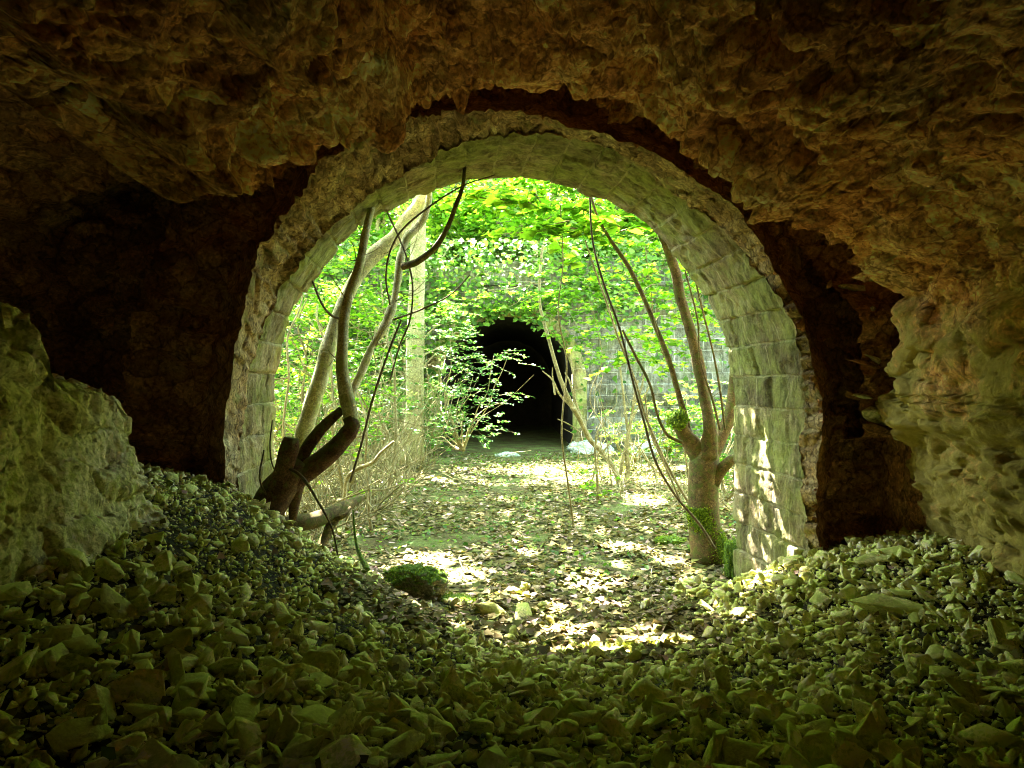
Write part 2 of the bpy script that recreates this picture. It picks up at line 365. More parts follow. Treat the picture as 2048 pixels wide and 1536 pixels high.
# ------------------------------------------------------------------ arch path
def catmull(pts, n):
    pts = np.asarray(pts, float)
    d = np.r_[0, np.cumsum(np.linalg.norm(np.diff(pts[:, :3], axis=0), axis=1) + 1e-6)]
    t = np.linspace(0, d[-1], n); out = np.zeros((n, pts.shape[1]))
    k = np.clip(np.searchsorted(d, t, side='right') - 1, 0, len(pts) - 2)
    p1 = pts[k]; p2 = pts[k + 1]; p0 = pts[np.maximum(k - 1, 0)]; p3 = pts[np.minimum(k + 2, len(pts) - 1)]
    h_ = (d[k + 1] - d[k])[:, None]; u = ((t - d[k])[:, None]) / h_
    dk = lambda a: a[:, None]
    m1 = (p2 - p0) / dk(d[k + 1] - d[np.maximum(k - 1, 0)]) * h_
    m2 = (p3 - p1) / dk(d[np.minimum(k + 2, len(pts) - 1)] - d[k]) * h_
    return (2 * u ** 3 - 3 * u ** 2 + 1) * p1 + (u ** 3 - 2 * u ** 2 + u) * m1 + (-2 * u ** 3 + 3 * u ** 2) * p2 + (u ** 3 - u ** 2) * m2

RA = 2.5; ZC = -.27; YF = 8.04; YN = 6.38
LJ = 2.1                      # jamb length below the springing
LT = 2 * LJ + math.pi * RA
def archpt(s, r, zc=ZC, base=RA):
    """s arc length along the intrados from bottom left, r radius -> x,z and outward direction"""
    s = np.asarray(s, float)
    x = np.empty_like(s); z = np.empty_like(s)
    a = (s - LJ) / base
    arc = (a >= 0) & (a <= math.pi)
    x = np.where(arc, -r * np.cos(a), np.where(a < 0, -r, r))
    z = np.where(arc, zc + r * np.sin(np.clip(a, 0, math.pi)), np.where(a < 0, zc - (LJ - s), zc - (s - LJ - math.pi * base)))
    return x, z
def acx(Y): return .08 - (Y - 6.35) * .095

ns = 620
S = np.linspace(0, LT, ns)
# profile: far back of ring -> far face -> soffit -> broken flare -> front face
def noise1(s, f, seed, o=4): return fbm(np.stack([s * f, 0 * s + seed, 0 * s], 1), o, seed)
Ybr = 6.95 + .22 * noise1(S, .9, 3) + .1 * noise1(S, 4, 4)
ang = (S - LJ) / RA
left = np.clip(1.2 - np.abs(ang - 1.0) / .6, 0, 1)          # left haunch: rubble exposed
crown = np.exp(-((ang - 1.6) / .5) ** 2)
rightj = np.clip((ang - 2.2) / .6, 0, 1)
lowleft = np.clip((.3 - ang) / .5, 0, 1)
Ybr = Ybr + .35 * left - .45 * crown - .45 * rightj - .35 * lowleft
Ybr = np.clip(Ybr, 6.45, 7.6)
Yend = 6.38 + .12 * noise1(S, 1.5, 8) + .05 * noise1(S, 9, 9)
flare = .03 + .22 * left + .04 * noise1(S, 2, 12) + .03 * rightj
rows = []
def add(r, Y, d): rows.append((r * np.ones(ns), Y * np.ones(ns), d))
for k in range(6): add(RA + .7 - .7 * k / 5, YF, 0)
nsf = 80
for k in range(1, nsf + 1):
    t = k / nsf; add(RA, YF + (Ybr - YF) * t, 1)
for k in range(1, 31):
    t = k / 30; add(RA + flare * t ** .8, Ybr + (Yend - Ybr) * t, 2)
for k in range(1, 26):
    t = k / 25; add(RA + flare + (1.1 - flare) * t, Yend + .35 * min(1, t * 4) + .1 * t, 3)
Vs = []; UV = []
for r, Yv, kind in rows:
    x, z = archpt(S, r); xo, zo = archpt(S, r + 1.0); dx, dz = xo - x, zo - z
    x = x + acx(Yv)
    Vs.append(np.stack([x, Yv, z], 1)); UV.append(np.stack([Yv * 1.0 + (r - RA), S], 1))
    rows_dir = np.stack([dx, 0 * dx, dz], 1)
    Vs[-1] = (Vs[-1], rows_dir, kind)
allP = np.concatenate([v[0] for v in Vs]); allD = np.concatenate([v[1] for v in Vs]); kind = np.repeat([v[2] for v in Vs], ns)
UV = np.concatenate(UV)
# joints between voussoirs (every .31 m along s) and staggered cross joints
vs = UV[:, 1] / .31; row = np.floor(vs); jf = np.abs(vs - np.round(vs)) * .31
vd = (UV[:, 0] + (row % 2) * .31) / .62; jd = np.abs(vd - np.round(vd)) * .62
groove = np.clip(1 - np.minimum(jf, jd) / .022, 0, 1)
blk = _h(row.astype(np.int64), np.floor(vd).astype(np.int64), row.astype(np.int64) * 0, 77)
dsm = rockdisp(np.stack([UV[:, 0] * .9 + allP[:, 0] * 0, UV[:, 1] * 1.0, 0 * UV[:, 0]], 1) + (kind[:, None] == 3) * allP * .6, (1.5, 3.0, 1), 100, .15, .045, .012)
soff = .032 * groove * np.clip(vnoise(allP * 3, 5) * .7 + .6, 0, 1.3) + (blk - .5) * .045 + .035 * fbm(allP * 4, 4, 31) + .016 * fbm(allP * 17, 4, 32) + .03 * np.clip(fbm(allP * 6, 3, 33) - .25, 0, 1) * 3
rowk = kind
Ybr_all = np.tile(Ybr, len(rows))
worn = np.clip((Ybr_all + .25 - allP[:, 1]) / .3, 0, 1) * (rowk == 1)
lft = np.tile(np.clip(left * 1.6, 0, 1), len(rows)); wtl = np.select([rowk == 0, rowk == 1, rowk == 2, rowk == 3], [0.05, worn * .25, .22 + .4 * lft, .9])
dsm = np.where(rowk == 2, np.abs(dsm) * -1 * (lft > .2) + dsm * (lft <= .2), dsm)
off = soff * (1 - wtl) * (rowk < 2) - dsm * wtl
off = off + (rowk == 2) * 0
allP2 = allP + allD * off[:, None]
allP2[:, 1] -= np.where(rowk >= 2, dsm * .6 * np.where(rowk == 3, 1, .5), 0)
arch = empty('stone_arch', (0, 7.2, -2.1), 'big semicircular dressed stone arch framing the leafy courtyard', 'arch')
nfar = (6 + nsf) * ns
fa = grid_faces(len(rows), ns)
rowidx = fa[:, 0] // ns
m_ring = mesh_np('ring', allP2, fa[rowidx < 6 + nsf - 1], UV)
m_brk = mesh_np('broken_edge', allP2, fa[(rowidx >= 6 + nsf - 1) & (rowidx < 6 + nsf + 30 - 1)], UV)
m_fac = mesh_np('face', allP2, fa[rowidx >= 6 + nsf + 30 - 1], UV)
for mm in (m_ring, m_brk, m_fac):
    bm = bmesh.new(); bm.from_mesh(mm); bmesh.ops.delete(bm, geom=[v for v in bm.verts if not v.link_faces], context='VERTS'); bm.to_mesh(mm); bm.free()
link('voussoir_ring', m_ring, M['arch'], arch)
M['broken'] = rockmat('broken_masonry', (.20, .125, .05), (.34, .24, .11), (.50, .42, .24), 3, moss=(.24, .25, .08), mossamt=.38, bscale=30, bstr=.9, bdist=.02, cells=7)
link('broken_edge', m_brk, M['broken'], arch)
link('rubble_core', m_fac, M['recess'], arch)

# front wall round the arch (dark, facing the camera) with the niche
gx = np.arange(-6.2, 4.9, .035); gz = np.arange(-2.8, 4.2, .035)
X, Zz = np.meshgrid(gx, gz); x = X.ravel(); z = Zz.ravel()
p = np.stack([x, 0 * x + 6.5, z], 1)
dd = stonedisp(p, (.9, 1, 1.6), 200, 1.1)
y = 6.85 - dd - .2 * np.clip((x - 1.8) / .6, 0, 1) + .1 * fbm(p * .8, 3, 41)
nx = x + .07 * fbm(p * 3, 3, 42); nz = z + .07 * fbm(p * 3 + 9, 3, 43)
ndep = np.clip(np.minimum.reduce([(nx - 2.74), (3.42 - nx), (nz + 1.5), (-.46 - nz)]) / .05, 0, 1)
y = y + ndep * 1.1
y = y - .48 * np.clip((x - 2.5) / .3, 0, 1) * np.clip((.95 - z) / .35, 0, 1) * (1 - .2 * ndep)
y = y + .5 * np.clip((-2.9 - x) / .5, 0, 1)
rr = np.where(z > ZC, np.hypot(x - .05, z - ZC), np.abs(x - .05))
keep = rr > RA + .45
fidx = grid_faces(len(gz), len(gx)); fidx = fidx[keep[fidx].all(1)]
fw = mesh_np('wall', np.stack([x, y, z], 1), fidx); WALLP = np.stack([x, y, z], 1)[np.unique(fidx)]
bm = bmesh.new(); bm.from_mesh(fw); bmesh.ops.delete(bm, geom=[v for v in bm.verts if not v.link_faces], context='VERTS'); bm.to_mesh(fw); bm.free()
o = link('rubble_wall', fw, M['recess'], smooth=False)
tag(o, 'dark ragged rubble wall around the arch with a square niche low on its right', 'wall')
# back of that wall towards the courtyard: pale retaining face
gx2 = np.linspace(-14, 14, 200); gz2 = np.linspace(-2.6, 7, 80)
X, Zz = np.meshgrid(gx2, gz2); x = X.ravel(); z = Zz.ravel()
rr = np.where(z > ZC, np.hypot(x + .08, z - ZC), np.abs(x + .08)); keep = rr > RA + .28
fi = grid_faces(len(gz2), len(gx2)); fi = fi[keep[fi].all(1)]
p = np.stack([x, 0 * x + 8, z], 1)
o = link('facade_wall', mesh_np('facade', np.stack([x, 7.95 + .03 * fbm(p, 3), z], 1), fi), M['wall'])
tag(o, 'courtyard side of the stone wall that holds the near arch', 'wall')

# ------------------------------------------------------------------ rock vault (ceiling and side walls)
rim = [(-4.3, 3.0, -2.6), (-4.25, 3.1, -1.0), (-4.1, 3.2, .4), (-3.5, 3.3, 1.2)]
for px, py, Y in [(0, 185, 3.6), (80, 215, 3.75), (150, 240, 3.9), (235, 330, 4.1), (300, 372, 4.3), (390, 372, 4.5), (470, 395, 4.7), (560, 345, 4.85), (640, 312, 5.0), (720, 262, 5.1), (800, 240, 5.2), (835, 180, 5.3), (920, 178, 5.35), (1000, 190, 5.35), (1080, 220, 5.4), (1150, 235, 5.4), (1240, 222, 5.4), (1310, 250, 5.4), (1365, 285, 5.4),
                  (1420, 345, 5.5), (1500, 405, 5.5), (1600, 445, 5.6), (1720, 530, 5.6), (1790, 580, 5.7), (1815, 645, 5.8), (1800, 700, 5.9), (1785, 760, 6.0), (1795, 830, 6.1), (1830, 890, 6.15), (1835, 1000, 6.2), (1845, 1100, 6.2), (1850, 1380, 6.2)]:
    rim.append(tuple(P(px, py, Y)))
nsv = 760
rimc = catmull(np.array(rim), nsv)
cen = np.array([0, 0, -.3])
rad = rimc - cen; rad[:, 1] = 0; rlen = np.linalg.norm(rad, axis=1); rad /= rlen[:, None]
sarc = np.r_[0, np.cumsum(np.linalg.norm(np.diff(rimc, axis=0), axis=1))]
tv = np.linspace(0, 1, nsv)
j = fbm(np.stack([sarc * 2.2, 0 * sarc, 0 * sarc], 1), 3, 71) * .26 + .22 * (_h(np.floor(sarc * 3.1).astype(np.int64), np.zeros(nsv, np.int64), np.zeros(nsv, np.int64), 5) - .5) + .12 * (_h(np.floor(sarc * 7.3).astype(np.int64), np.zeros(nsv, np.int64), np.zeros(nsv, np.int64), 6) - .5)
rimc = rimc.copy(); rimc[:, 1] += j; 
Ys_back = np.r_[np.linspace(0, .42, 150) ** 1.0, np.linspace(.43, 1, 45)]
V = []; K = []
out = np.interp(np.arange(nsv) / nsv, [0, .15, .3, .5, .7, .8, .87, 1], [.7, .7, .9, .8, .7, .45, .12, .1])
# beyond the rim: lip then recess, ordered from far to near
for t in np.linspace(1, 0, 70)[:-1]:
    if t > .35:
        u = (t - .35) / .65; Yv = rimc[:, 1] + .25 + (7.9 - rimc[:, 1] - .25) * u; r_ = out * (1 + .1 * u)
    else:
        u = t / .35; Yv = rimc[:, 1] + .25 * u ** 1.5; r_ = out * u
    q = rimc + rad * r_[:, None]; q[:, 1] = Yv; V.append(q); K.append(np.full(nsv, 1))
nb = len(V)
for t in Ys_back:
    Yv = rimc[:, 1] * (1 - t) + (-4.5) * t
    k = 1 - t
    q = rimc.copy(); q[:, 1] = Yv
    # ease towards a regular vault section behind the camera
    q[:, 0] = q[:, 0] * (1 - .10 * np.clip(t * 2, 0, 1) * (q[:, 0] > 0) * np.clip(.6 - q[:, 2], 0, 1))
    q[:, 2] = q[:, 2] + .25 * np.clip(t * 3, 0, 1) * np.clip(q[:, 2], 0, 1)
    V.append(q); K.append(np.full(nsv, 0))
V = np.concatenate(V); K = np.concatenate(K); RD = np.tile(rad, (nb + len(Ys_back), 1))
dv = stonedisp(V, (.85, 1.0, 1.5), 300, 1.3)
smoothright = np.clip((V[:, 0] - 1.9) / .8, 0, 1)
dv = dv * (1 - .3 * smoothright) - .02 * smoothright
V = V - RD * dv[:, None]; 
fv = grid_faces(nb + len(Ys_back), nsv); rI = fv[:, 0] // nsv
hm = V[fv].mean(1); FILL_HOLE = (rI > nb) & (hm[:, 2] > .8) & (((hm[:, 0] - .1) / .62) ** 2 + ((hm[:, 1] - .8) / .52) ** 2 < 1 + .3 * fbm(hm * 2, 2, 99))  # roof opening added out of view to let fill light into the gallery
fv = fv[~FILL_HOLE]; rI = rI[~FILL_HOLE]
o = link('rock_vault', mesh_np('vault', V, fv[rI >= nb - 24]), M['vault'])
tag(o, 'crumbling orange brown rubble vault arching overhead and down the right side', 'vault')
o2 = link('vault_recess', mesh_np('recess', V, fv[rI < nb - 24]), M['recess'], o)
for oo in (o, o2):
    bm = bmesh.new(); bm.from_mesh(oo.data); bmesh.ops.delete(bm, geom=[v for v in bm.verts if not v.link_faces], context='VERTS'); bm.to_mesh(oo.data); bm.free()
# unseen earth over the gallery, added to stop sun leaking through the vault
ex = np.linspace(-9, 9, 60); ey = np.linspace(-7, 7.95, 60)
X, Yy = np.meshgrid(ex, ey); x = X.ravel(); y = Yy.ravel(); pm = np.stack([x, y, 0 * x], 1)
zm = 4.6 + .5 * fbm(pm * .5, 3, 97) - 8 * np.clip((np.abs(x) - 6.6) / 2, 0, 1) ** .7 - 8 * np.clip((-4.9 - y) / 2, 0, 1) ** .7
fm_ = grid_faces(60, 60); cm_ = pm[fm_].mean(1); fm_ = fm_[((cm_[:, 0] - .1) / .8) ** 2 + ((cm_[:, 1] - .8) / .7) ** 2 > 1]  # same opening cut through the earth so the added fill light gets in
o = link('earth_mound', mesh_np('mound', np.c_[pm[:, :2], np.maximum(zm, -2.9)], fm_), M['ground'], smooth=True); tag(o, kind='structure')
# closing wall far behind the camera
gx3 = np.linspace(-6.5, 6, 40); gz3 = np.linspace(-2.6, 4, 24)
X, Zz = np.meshgrid(gx3, gz3); p = np.stack([X.ravel(), 0 * X.ravel() - 3.9, Zz.ravel()], 1)
p[:, 1] += rockdisp(p, (1, 1, 1), 400)
o = link('end_wall', mesh_np('endwall', p, grid_faces(24, 40)), M['recess']); tag(o, 'rubble wall closing the dark gallery behind the viewpoint', 'wall')

# ------------------------------------------------------------------ left rock outcrop
yy_ = np.linspace(1.2, 5.15, 300)
zt = np.interp(yy_, [1.2, 3.3, 3.48, 3.56, 3.74, 3.8, 4.1, 4.4, 4.6, 4.7, 5.1], [.75, .45, .40, .26, .18, .04, -.06, -.17, -.30, -.42, -.75]) + .20 + .05 * fbm(np.stack([yy_ * 4, 0 * yy_, 0 * yy_], 1), 3, 51)
xw = np.interp(yy_, [1.2, 3.0, 4.0, 4.65, 4.8, 4.95, 5.15], [-2.36, -2.34, -2.32, -2.28, -2.44, -2.9, -4.3])
tt_ = np.linspace(0, 1, 170); V = []
for t in tt_:
    if t < .62: u = t / .62; V.append(np.stack([xw + .10 * (1 - u) - .10 * u ** 6, yy_, -1.7 + (zt + 1.7 - .06) * u], 1))
    else: u = (t - .62) / .38; V.append(np.stack([xw - .10 - (4.4 + xw - .10) * u ** 1.3, yy_, zt - .06 + .06 * np.sin(min(u * 4, 1) * 1.57) + .35 * u], 1))
V = np.concatenate(V); up_ = (np.repeat(tt_, len(yy_)) > .62)[:, None]
nrm = np.where(up_, np.array([.25, .1, .9]), np.array([1, .15, .15])); nrm = nrm / np.linalg.norm(nrm, axis=1)[:, None]
V = V + nrm * (stonedisp(V * 1.2, (1.1, .9, 1.3), 500, .8) - .02)[:, None]
o = link('rock_outcrop', mesh_np('outcrop', V, grid_faces(len(tt_), len(yy_))), M['outcrop']); tag(o, 'pale mossy broken rock shoulder stepping down at the left above the rubble', 'rock')

# ------------------------------------------------------------------ tubes and leaves
def tube(pts, rad, seg=10, n=None, wob=.08, seed=0, lump=0.0, cap=True):
    pts = np.asarray(pts, float); rad = np.asarray(rad, float)
    if rad.ndim == 0: rad = np.full(len(pts), float(rad))
    L = np.linalg.norm(np.diff(pts, axis=0), axis=1).sum()
    n = n or int(np.clip(L / max(.02, rad.mean() * .8), 6, 90))
    c = catmull(np.c_[pts, rad], n); pc, rc = c[:, :3], np.maximum(c[:, 3], .0008)
    T = np.gradient(pc, axis=0); T /= np.linalg.norm(T, axis=1)[:, None] + 1e-9
    u = np.cross(T[0], [0, 0, 1.0]);
    if np.linalg.norm(u) < .1: u = np.cross(T[0], [1.0, 0, 0])
    u /= np.linalg.norm(u); U = [u]
    for k in range(1, n):
        u = U[-1] - T[k] * np.dot(U[-1], T[k]); u /= np.linalg.norm(u) + 1e-9; U.append(u)
    U = np.array(U); W = np.cross(T, U)
    a = np.linspace(0, 2 * np.pi, seg, endpoint=False)
    V = pc[:, None, :] + rc[:, None, None] * (U[:, None, :] * np.cos(a)[None, :, None] + W[:, None, :] * np.sin(a)[None, :, None])
    V = V.reshape(-1, 3)
    if wob:
        d = V - np.repeat(pc, seg, 0); rr_ = np.repeat(rc, seg)
        nz_ = fbm(V / (rr_.mean() * 3 + .01) + seed, 3, 600 + seed) * wob + (fbm(V / (rr_.mean() * 6 + .01), 2, 601 + seed) * lump if lump else 0)
        V = V + d * nz_[:, None] * 2
    fc = grid_faces(n, seg, closed=True)
    if cap:
        V = np.r_[V, [pc[0]], [pc[-1]]]
        i = np.arange(seg); j_ = (i + 1) % seg; e = len(V)
        fc = np.r_[fc, np.stack([np.full(seg, e - 2), j_, i, i], 1) * 1, np.stack([np.full(seg, e - 1), (n - 1) * seg + i, (n - 1) * seg + j_, (n - 1) * seg + j_], 1)]
    return V, fc
def join(parts):
    V = []; Fc = []; o_ = 0
    for v, f in parts: V.append(v); Fc.append(f + o_); o_ += len(v)
    return np.concatenate(V), np.concatenate(Fc)
def fixdeg(V, Fc):
    """mesh from quads where degenerate quads (last two equal) are triangles"""
    tri = Fc[:, 2] == Fc[:, 3]
    me = bpy.data.meshes.new('m'); q = Fc[~tri]; t = Fc[tri][:, :3]
    lo = np.r_[q.ravel(), t.ravel()].astype(np.int32)
    me.vertices.add(len(V)); me.vertices.foreach_set('co', np.ascontiguousarray(V, dtype=np.float32).ravel())
    me.loops.add(len(lo)); me.loops.foreach_set('vertex_index', lo)
    st = np.r_[np.arange(len(q)) * 4, len(q) * 4 + np.arange(len(t)) * 3].astype(np.int32)
    tt = np.r_[np.full(len(q), 4), np.full(len(t), 3)].astype(np.int32)
    me.polygons.add(len(tt)); me.polygons.foreach_set('loop_start', st); me.polygons.foreach_set('loop_total', tt)
    me.update(calc_edges=True); return me
def tubes(name, lst, mat, parent=None, seg=8, merge=False):
    """lst of (points, radii[, opts])"""
    if parent is not None and 1 < len(lst) <= 16 and name != 'trunk' and not merge:
        return [tubes(name, [it], mat, parent, seg) for it in lst]
    parts = []
    for k, it in enumerate(lst):
        kw = it[2] if len(it) > 2 else {}
        parts.append(tube(it[0], it[1], **{'seg': seg, 'seed': k, **kw}))
    V, Fc = join(parts)
    return link(name, fixdeg(V, Fc), mat, parent, smooth=True)

LEAF = np.array([[0, 0, 0], [.34, .22, .05], [.42, .55, .07], [0, 1.0, -.05], [-.42, .55, .07], [-.34, .22, .05]], float)
MAPLE = np.array([[0, 0, 0], [.5, .25, .06], [.36, .5, .02], [0, 1.0, -.08], [-.36, .5, .02], [-.5, .25, .06]], float)
IVY = np.array([[0, 0, 0], [.45, .12, .04], [.3, .6, .03], [0, 1.0, -.06], [-.3, .6, .03], [-.45, .12, .04]], float)
def leaf_np(pos, size, tilt=.5, shape=LEAF, nrm=None, curl=0, yaw=None):
    """leaf cards with a folded midrib; nrm optional preferred normal"""
    n = len(pos); pos = np.asarray(pos, float)
    size = np.broadcast_to(size, (n,)) * rng.uniform(.65, 1.3, n)
    N_ = rng.normal(0, tilt, (n, 3)) + (np.array([0, 0, 1.0]) if nrm is None else nrm)
    N_ /= np.linalg.norm(N_, axis=1)[:, None] + 1e-9
    D = rng.normal(0, 1, (n, 3)) if yaw is None else yaw + rng.normal(0, .35, (n, 3))
    D -= N_ * (D * N_).sum(1)[:, None]; D /= np.linalg.norm(D, axis=1)[:, None] + 1e-9
    Xx = np.cross(D, N_)
    sh = np.repeat(shape[None], n, 0).copy()
    sh[:, :, 2] += curl * rng.uniform(-1, 1, (n, 1)) * (np.abs(sh[:, :, 0]) + (sh[:, :, 1] - .5) ** 2)
    sh[:, :, 0] *= rng.uniform(.8, 1.2, (n, 1)); sh += rng.normal(0, .03, sh.shape)
    V = pos[:, None, :] + size[:, None, None] * (sh[:, :, :1] * Xx[:, None] + (sh[:, :, 1:2] - .3) * D[:, None] + sh[:, :, 2:] * N_[:, None])
    b_ = np.arange(n)[:, None] * 6
    Fc = np.concatenate([b_ + np.array([[0, 1, 2, 3]]), b_ + np.array([[0, 3, 4, 5]])])
    return V.reshape(-1, 3), Fc
def leaves(name, pos, size, mat, parent=None, **kw):
    V, Fc = leaf_np(pos, size, **kw)
    return link(name, mesh_np(name, V, Fc), mat, parent)

def Pl(lst, Y=None):
    """traced stem: (px,py[,Y],width px) -> points and radii"""
    pts = []; rad = []
    for it in lst:
        if len(it) == 4: px, py, yy, wd = it
        else: px, py, wd = it; yy = Y
        pts.append(P(px, py, yy)); rad.append(wd / 2 / F * yy)
    return np.array(pts), np.array(rad)

def sprays(n, centre, ext, leaf_n=14, ln=.5, droop=.15, up=0):
    """horizontal sprays: twig with two ranks of leaves. returns twig list and leaf positions, yaw"""
    tw = []; lp = []; ly = []
    for k in range(n):
        c = centre + rng.uniform(-1, 1, 3) * ext
        d = rng.normal(0, 1, 3); d[2] = rng.normal(up, .15); d /= np.linalg.norm(d)
        L = ln * rng.uniform(.6, 1.3)
        t = np.linspace(0, 1, 5); pts = c + d * (t * L)[:, None]; pts[:, 2] -= droop * L * t ** 2
        tw.append((pts, np.linspace(.006, .002, 5)))
        tt = rng.uniform(.15, 1.05, leaf_n); q = c + d * (tt * L)[:, None]; q[:, 2] -= droop * L * tt ** 2
        side = np.cross(d, [0, 0, 1.0]) * np.where(np.arange(leaf_n) % 2, 1, -1)[:, None]
        q = q + side * rng.uniform(.01, .09, leaf_n)[:, None] + rng.normal(0, .015, (leaf_n, 3))
        lp.append(q); ly.append(side + d * .6)
    return tw, np.concatenate(lp), np.concatenate(ly)

# ------------------------------------------------------------------ overhead crowns: leaves left out along sun paths to shape the flecks
gaps = [(-1.15, 8.9, .55, .5), (-.6, 8.3, .35, .3), (.85, 5.25, .75, .33), (.45, 6.0, .2, .45), (.84, 8.0, .3, .3), (-2.3, 10.6, .5, .4), (2.4, 13.5, .45, .7), (1.5, 9.6, .3, .3), (.5, 7.0, .2, .2),
        (-3.2, 9.6, .4, .5), (1.9, 11, .3, .4), (2.3, 6.0, .22, .2), (2.9, 6.3, .12, .12), (0.1, 7.3, .15, .2), (-1.9, 7.9, .25, .2), (1.3, 8.8, .2, .14), (.2, 9.3, .2, .16), (1.9, 9.0, .2, .2)]
jgaps = [(7.75, .55, .05, .2), (7.6, .1, .05, .25), (7.45, -.25, .05, .2), (7.35, -.6, .07, .2), (7.0, -.5, .03, .1), (7.5, -1.0, .09, .22), (7.1, -.95, .05, .16), (7.6, -1.5, .08, .2), (7.2, -1.55, .06, .16), (6.95, -1.35, .05, .14), (7.65, -1.9, .08, .16), (6.7, -1.2, .04, .1), (6.6, -.85, .05, .12), (7.8, -.15, .04, .1), (7.3, -1.9, .07, .16), (7.97, 1.0, .04, .15), (7.85, .8, .05, .2), (7.7, .35, .05, .25), (7.5, .1, .04, .15), (7.95, .3, .05, .3), (7.9, -1.2, .05, .2), (6.9, -1.9, .05, .2)]
def keep_leaf(pos):
    t = (pos[:, 2] + 2.1) / SUN[2]; gx_, gy_ = pos[:, 0] - SUN[0] * t, pos[:, 1] - SUN[1] * t
    k = np.ones(len(pos), bool)
    wob = 1 + .35 * fbm(np.stack([gx_ * 3, gy_ * 3, 0 * gx_], 1), 2, 81)
    for x0, y0, rx, ry in gaps: k &= ((gx_ - x0) / rx) ** 2 + ((gy_ - y0) / ry) ** 2 > wob
    t = (pos[:, 0] - 2.45) / SUN[0]; jy, jz = pos[:, 1] - SUN[1] * t, pos[:, 2] - SUN[2] * t
    for y0, z0, ry, rz in jgaps: k &= ((jy - y0) / (ry * 1.8)) ** 2 + ((jz - z0) / (rz * 1.15)) ** 2 > 1
    return k
def overhead(n, landing, zr, size):
    x0, x1, y0, y1 = landing
    g_ = np.stack([rng.uniform(x0, x1, n), rng.uniform(y0, y1, n), np.full(n, -2.1)], 1)
    zz_ = rng.uniform(*zr, n); t = (zz_ + 2.1) / SUN[2]; pos = g_ + SUN * t[:, None]
    return pos[keep_leaf(pos)]
can = np.concatenate([overhead(13500, (-3.6, 4.2, 3.6, 15.5), (6.6, 9.5), .2), overhead(6000, (-9, 9, 3, 22), (7.5, 11.5), .25)])

# ------------------------------------------------------------------ trees traced from the photo
def tree(name, loc, label, cat='tree', group=None): return empty(name, loc, label, cat, group)

# 1 dark leaning multi-stemmed tree at the left jamb
Y1 = 6.55
t1 = tree('leaning_tree', P(540, 1050, Y1), 'dark reddish leaning tree rooted in the rubble against the left jamb, forking into curved stems')
trunk = [Pl([(500, 1062, 6.5, 30), (525, 1035, 6.5, 62), (553, 985, Y1, 66), (580, 950, Y1, 50), (602, 925, 6.6, 34)]),
         Pl([(545, 1065, 6.6, 26), (550, 1020, 6.55, 40), (560, 975, 6.55, 50)]),
         Pl([(585, 1040, 6.6, 14), (590, 990, 6.6, 26), (598, 950, 6.6, 30)])]
tubes('trunk', [(p_, r_, {'seg': 22, 'wob': .12, 'lump': .12}) for p_, r_ in trunk], M['barkdark'], t1)
tubes('broken_stub', [(*Pl([(553, 985, 6.5, 46), (568, 940, 6.48, 40), (580, 895, 6.45, 34), (583, 876, 6.45, 26)]), {'seg': 18, 'wob': .15})], M['barkdark'], t1)
tubes('limb', [(*Pl([(565, 985, 6.55, 44), (600, 952, 6.6, 44), (650, 915, 6.65, 42), (690, 875, 6.7, 36), (706, 848, 6.72, 31), (700, 835, 6.73, 28)]), {'seg': 18, 'wob': .08}),
               ], M['barkdark'], t1)
tubes('limb', [(*Pl([(706, 856, 6.72, 26), (700, 825, 6.74, 30), (690, 780, 6.77, 29), (684, 730, 6.82, 25), (685, 690, 6.88, 23), (688, 640, 7.0, 22), (698, 590, 7.1, 19), (719, 530, 7.2, 18), (730, 470, 7.4, 16), (745, 400, 7.7, 14), (752, 250, 8.2, 14), (770, -100, 9, 10)]), {'seg': 14, 'wob': .07})], M['barkpale'], t1)
tubes('limb', [(*Pl([(592, 962, 6.6, 26), (600, 925, 6.62, 26), (625, 880, 6.65, 24), (655, 845, 6.7, 22), (684, 820, 6.75, 18)]), {'seg': 12})], M['barkdark'], t1)
tubes('twig', [Pl([(562, 960, 6.45, 4), (545, 930, 6.4, 3), (540, 890, 6.4, 3), (545, 840, 6.45, 3)]), Pl([(545, 1010, 6.4, 5), (520, 960, 6.4, 4), (528, 900, 6.42, 3)]), Pl([(560, 930, 6.45, 5), (600, 950, 6.4, 7), (640, 1010, 6.3, 5), (665, 1060, 6.3, 4), (680, 1140, 6.3, 4)])], M['whip'], t1, 6)

# 2 pale tree behind it
t2 = tree('pale_tree', P(600, 960, 7.9), 'pale greenish slender tree leaning right just behind the dark leaning tree')
tubes('trunk', [(*Pl([(588, 985, 7.9, 36), (600, 900, 7.9, 34), (620, 820, 7.95, 34), (645, 740, 8.0, 31), (670, 650, 8.1, 31), (705, 570, 8.2, 30), (742, 515, 8.3, 30), (790, 475, 8.4, 27), (815, 440, 8.5, 26), (848, 392, 8.6, 22), (868, 300, 8.7, 18), (900, 50, 9, 14), (960, -400, 9.8, 8)]), {'seg': 20, 'wob': .12, 'lump': .12})], M['barkpale'], t2)
tubes('limb', [(*Pl([(700, 790, 7.9, 15), (722, 745, 7.95, 17), (745, 690, 8, 16), (775, 640, 8.05, 18), (790, 590, 8.1, 15), (800, 530, 8.1, 16), (812, 480, 8.15, 18), (845, 440, 8.2, 16), (858, 395, 8.2, 14), (860, 300, 8.2, 10)]), {'seg': 14, 'wob': .16, 'lump': .15})], M['barkpale'], t2)
tubes('limb', [(*Pl([(690, 840, 7.9, 14), (705, 780, 7.9, 18)]), {})], M['barkpale'], t2)
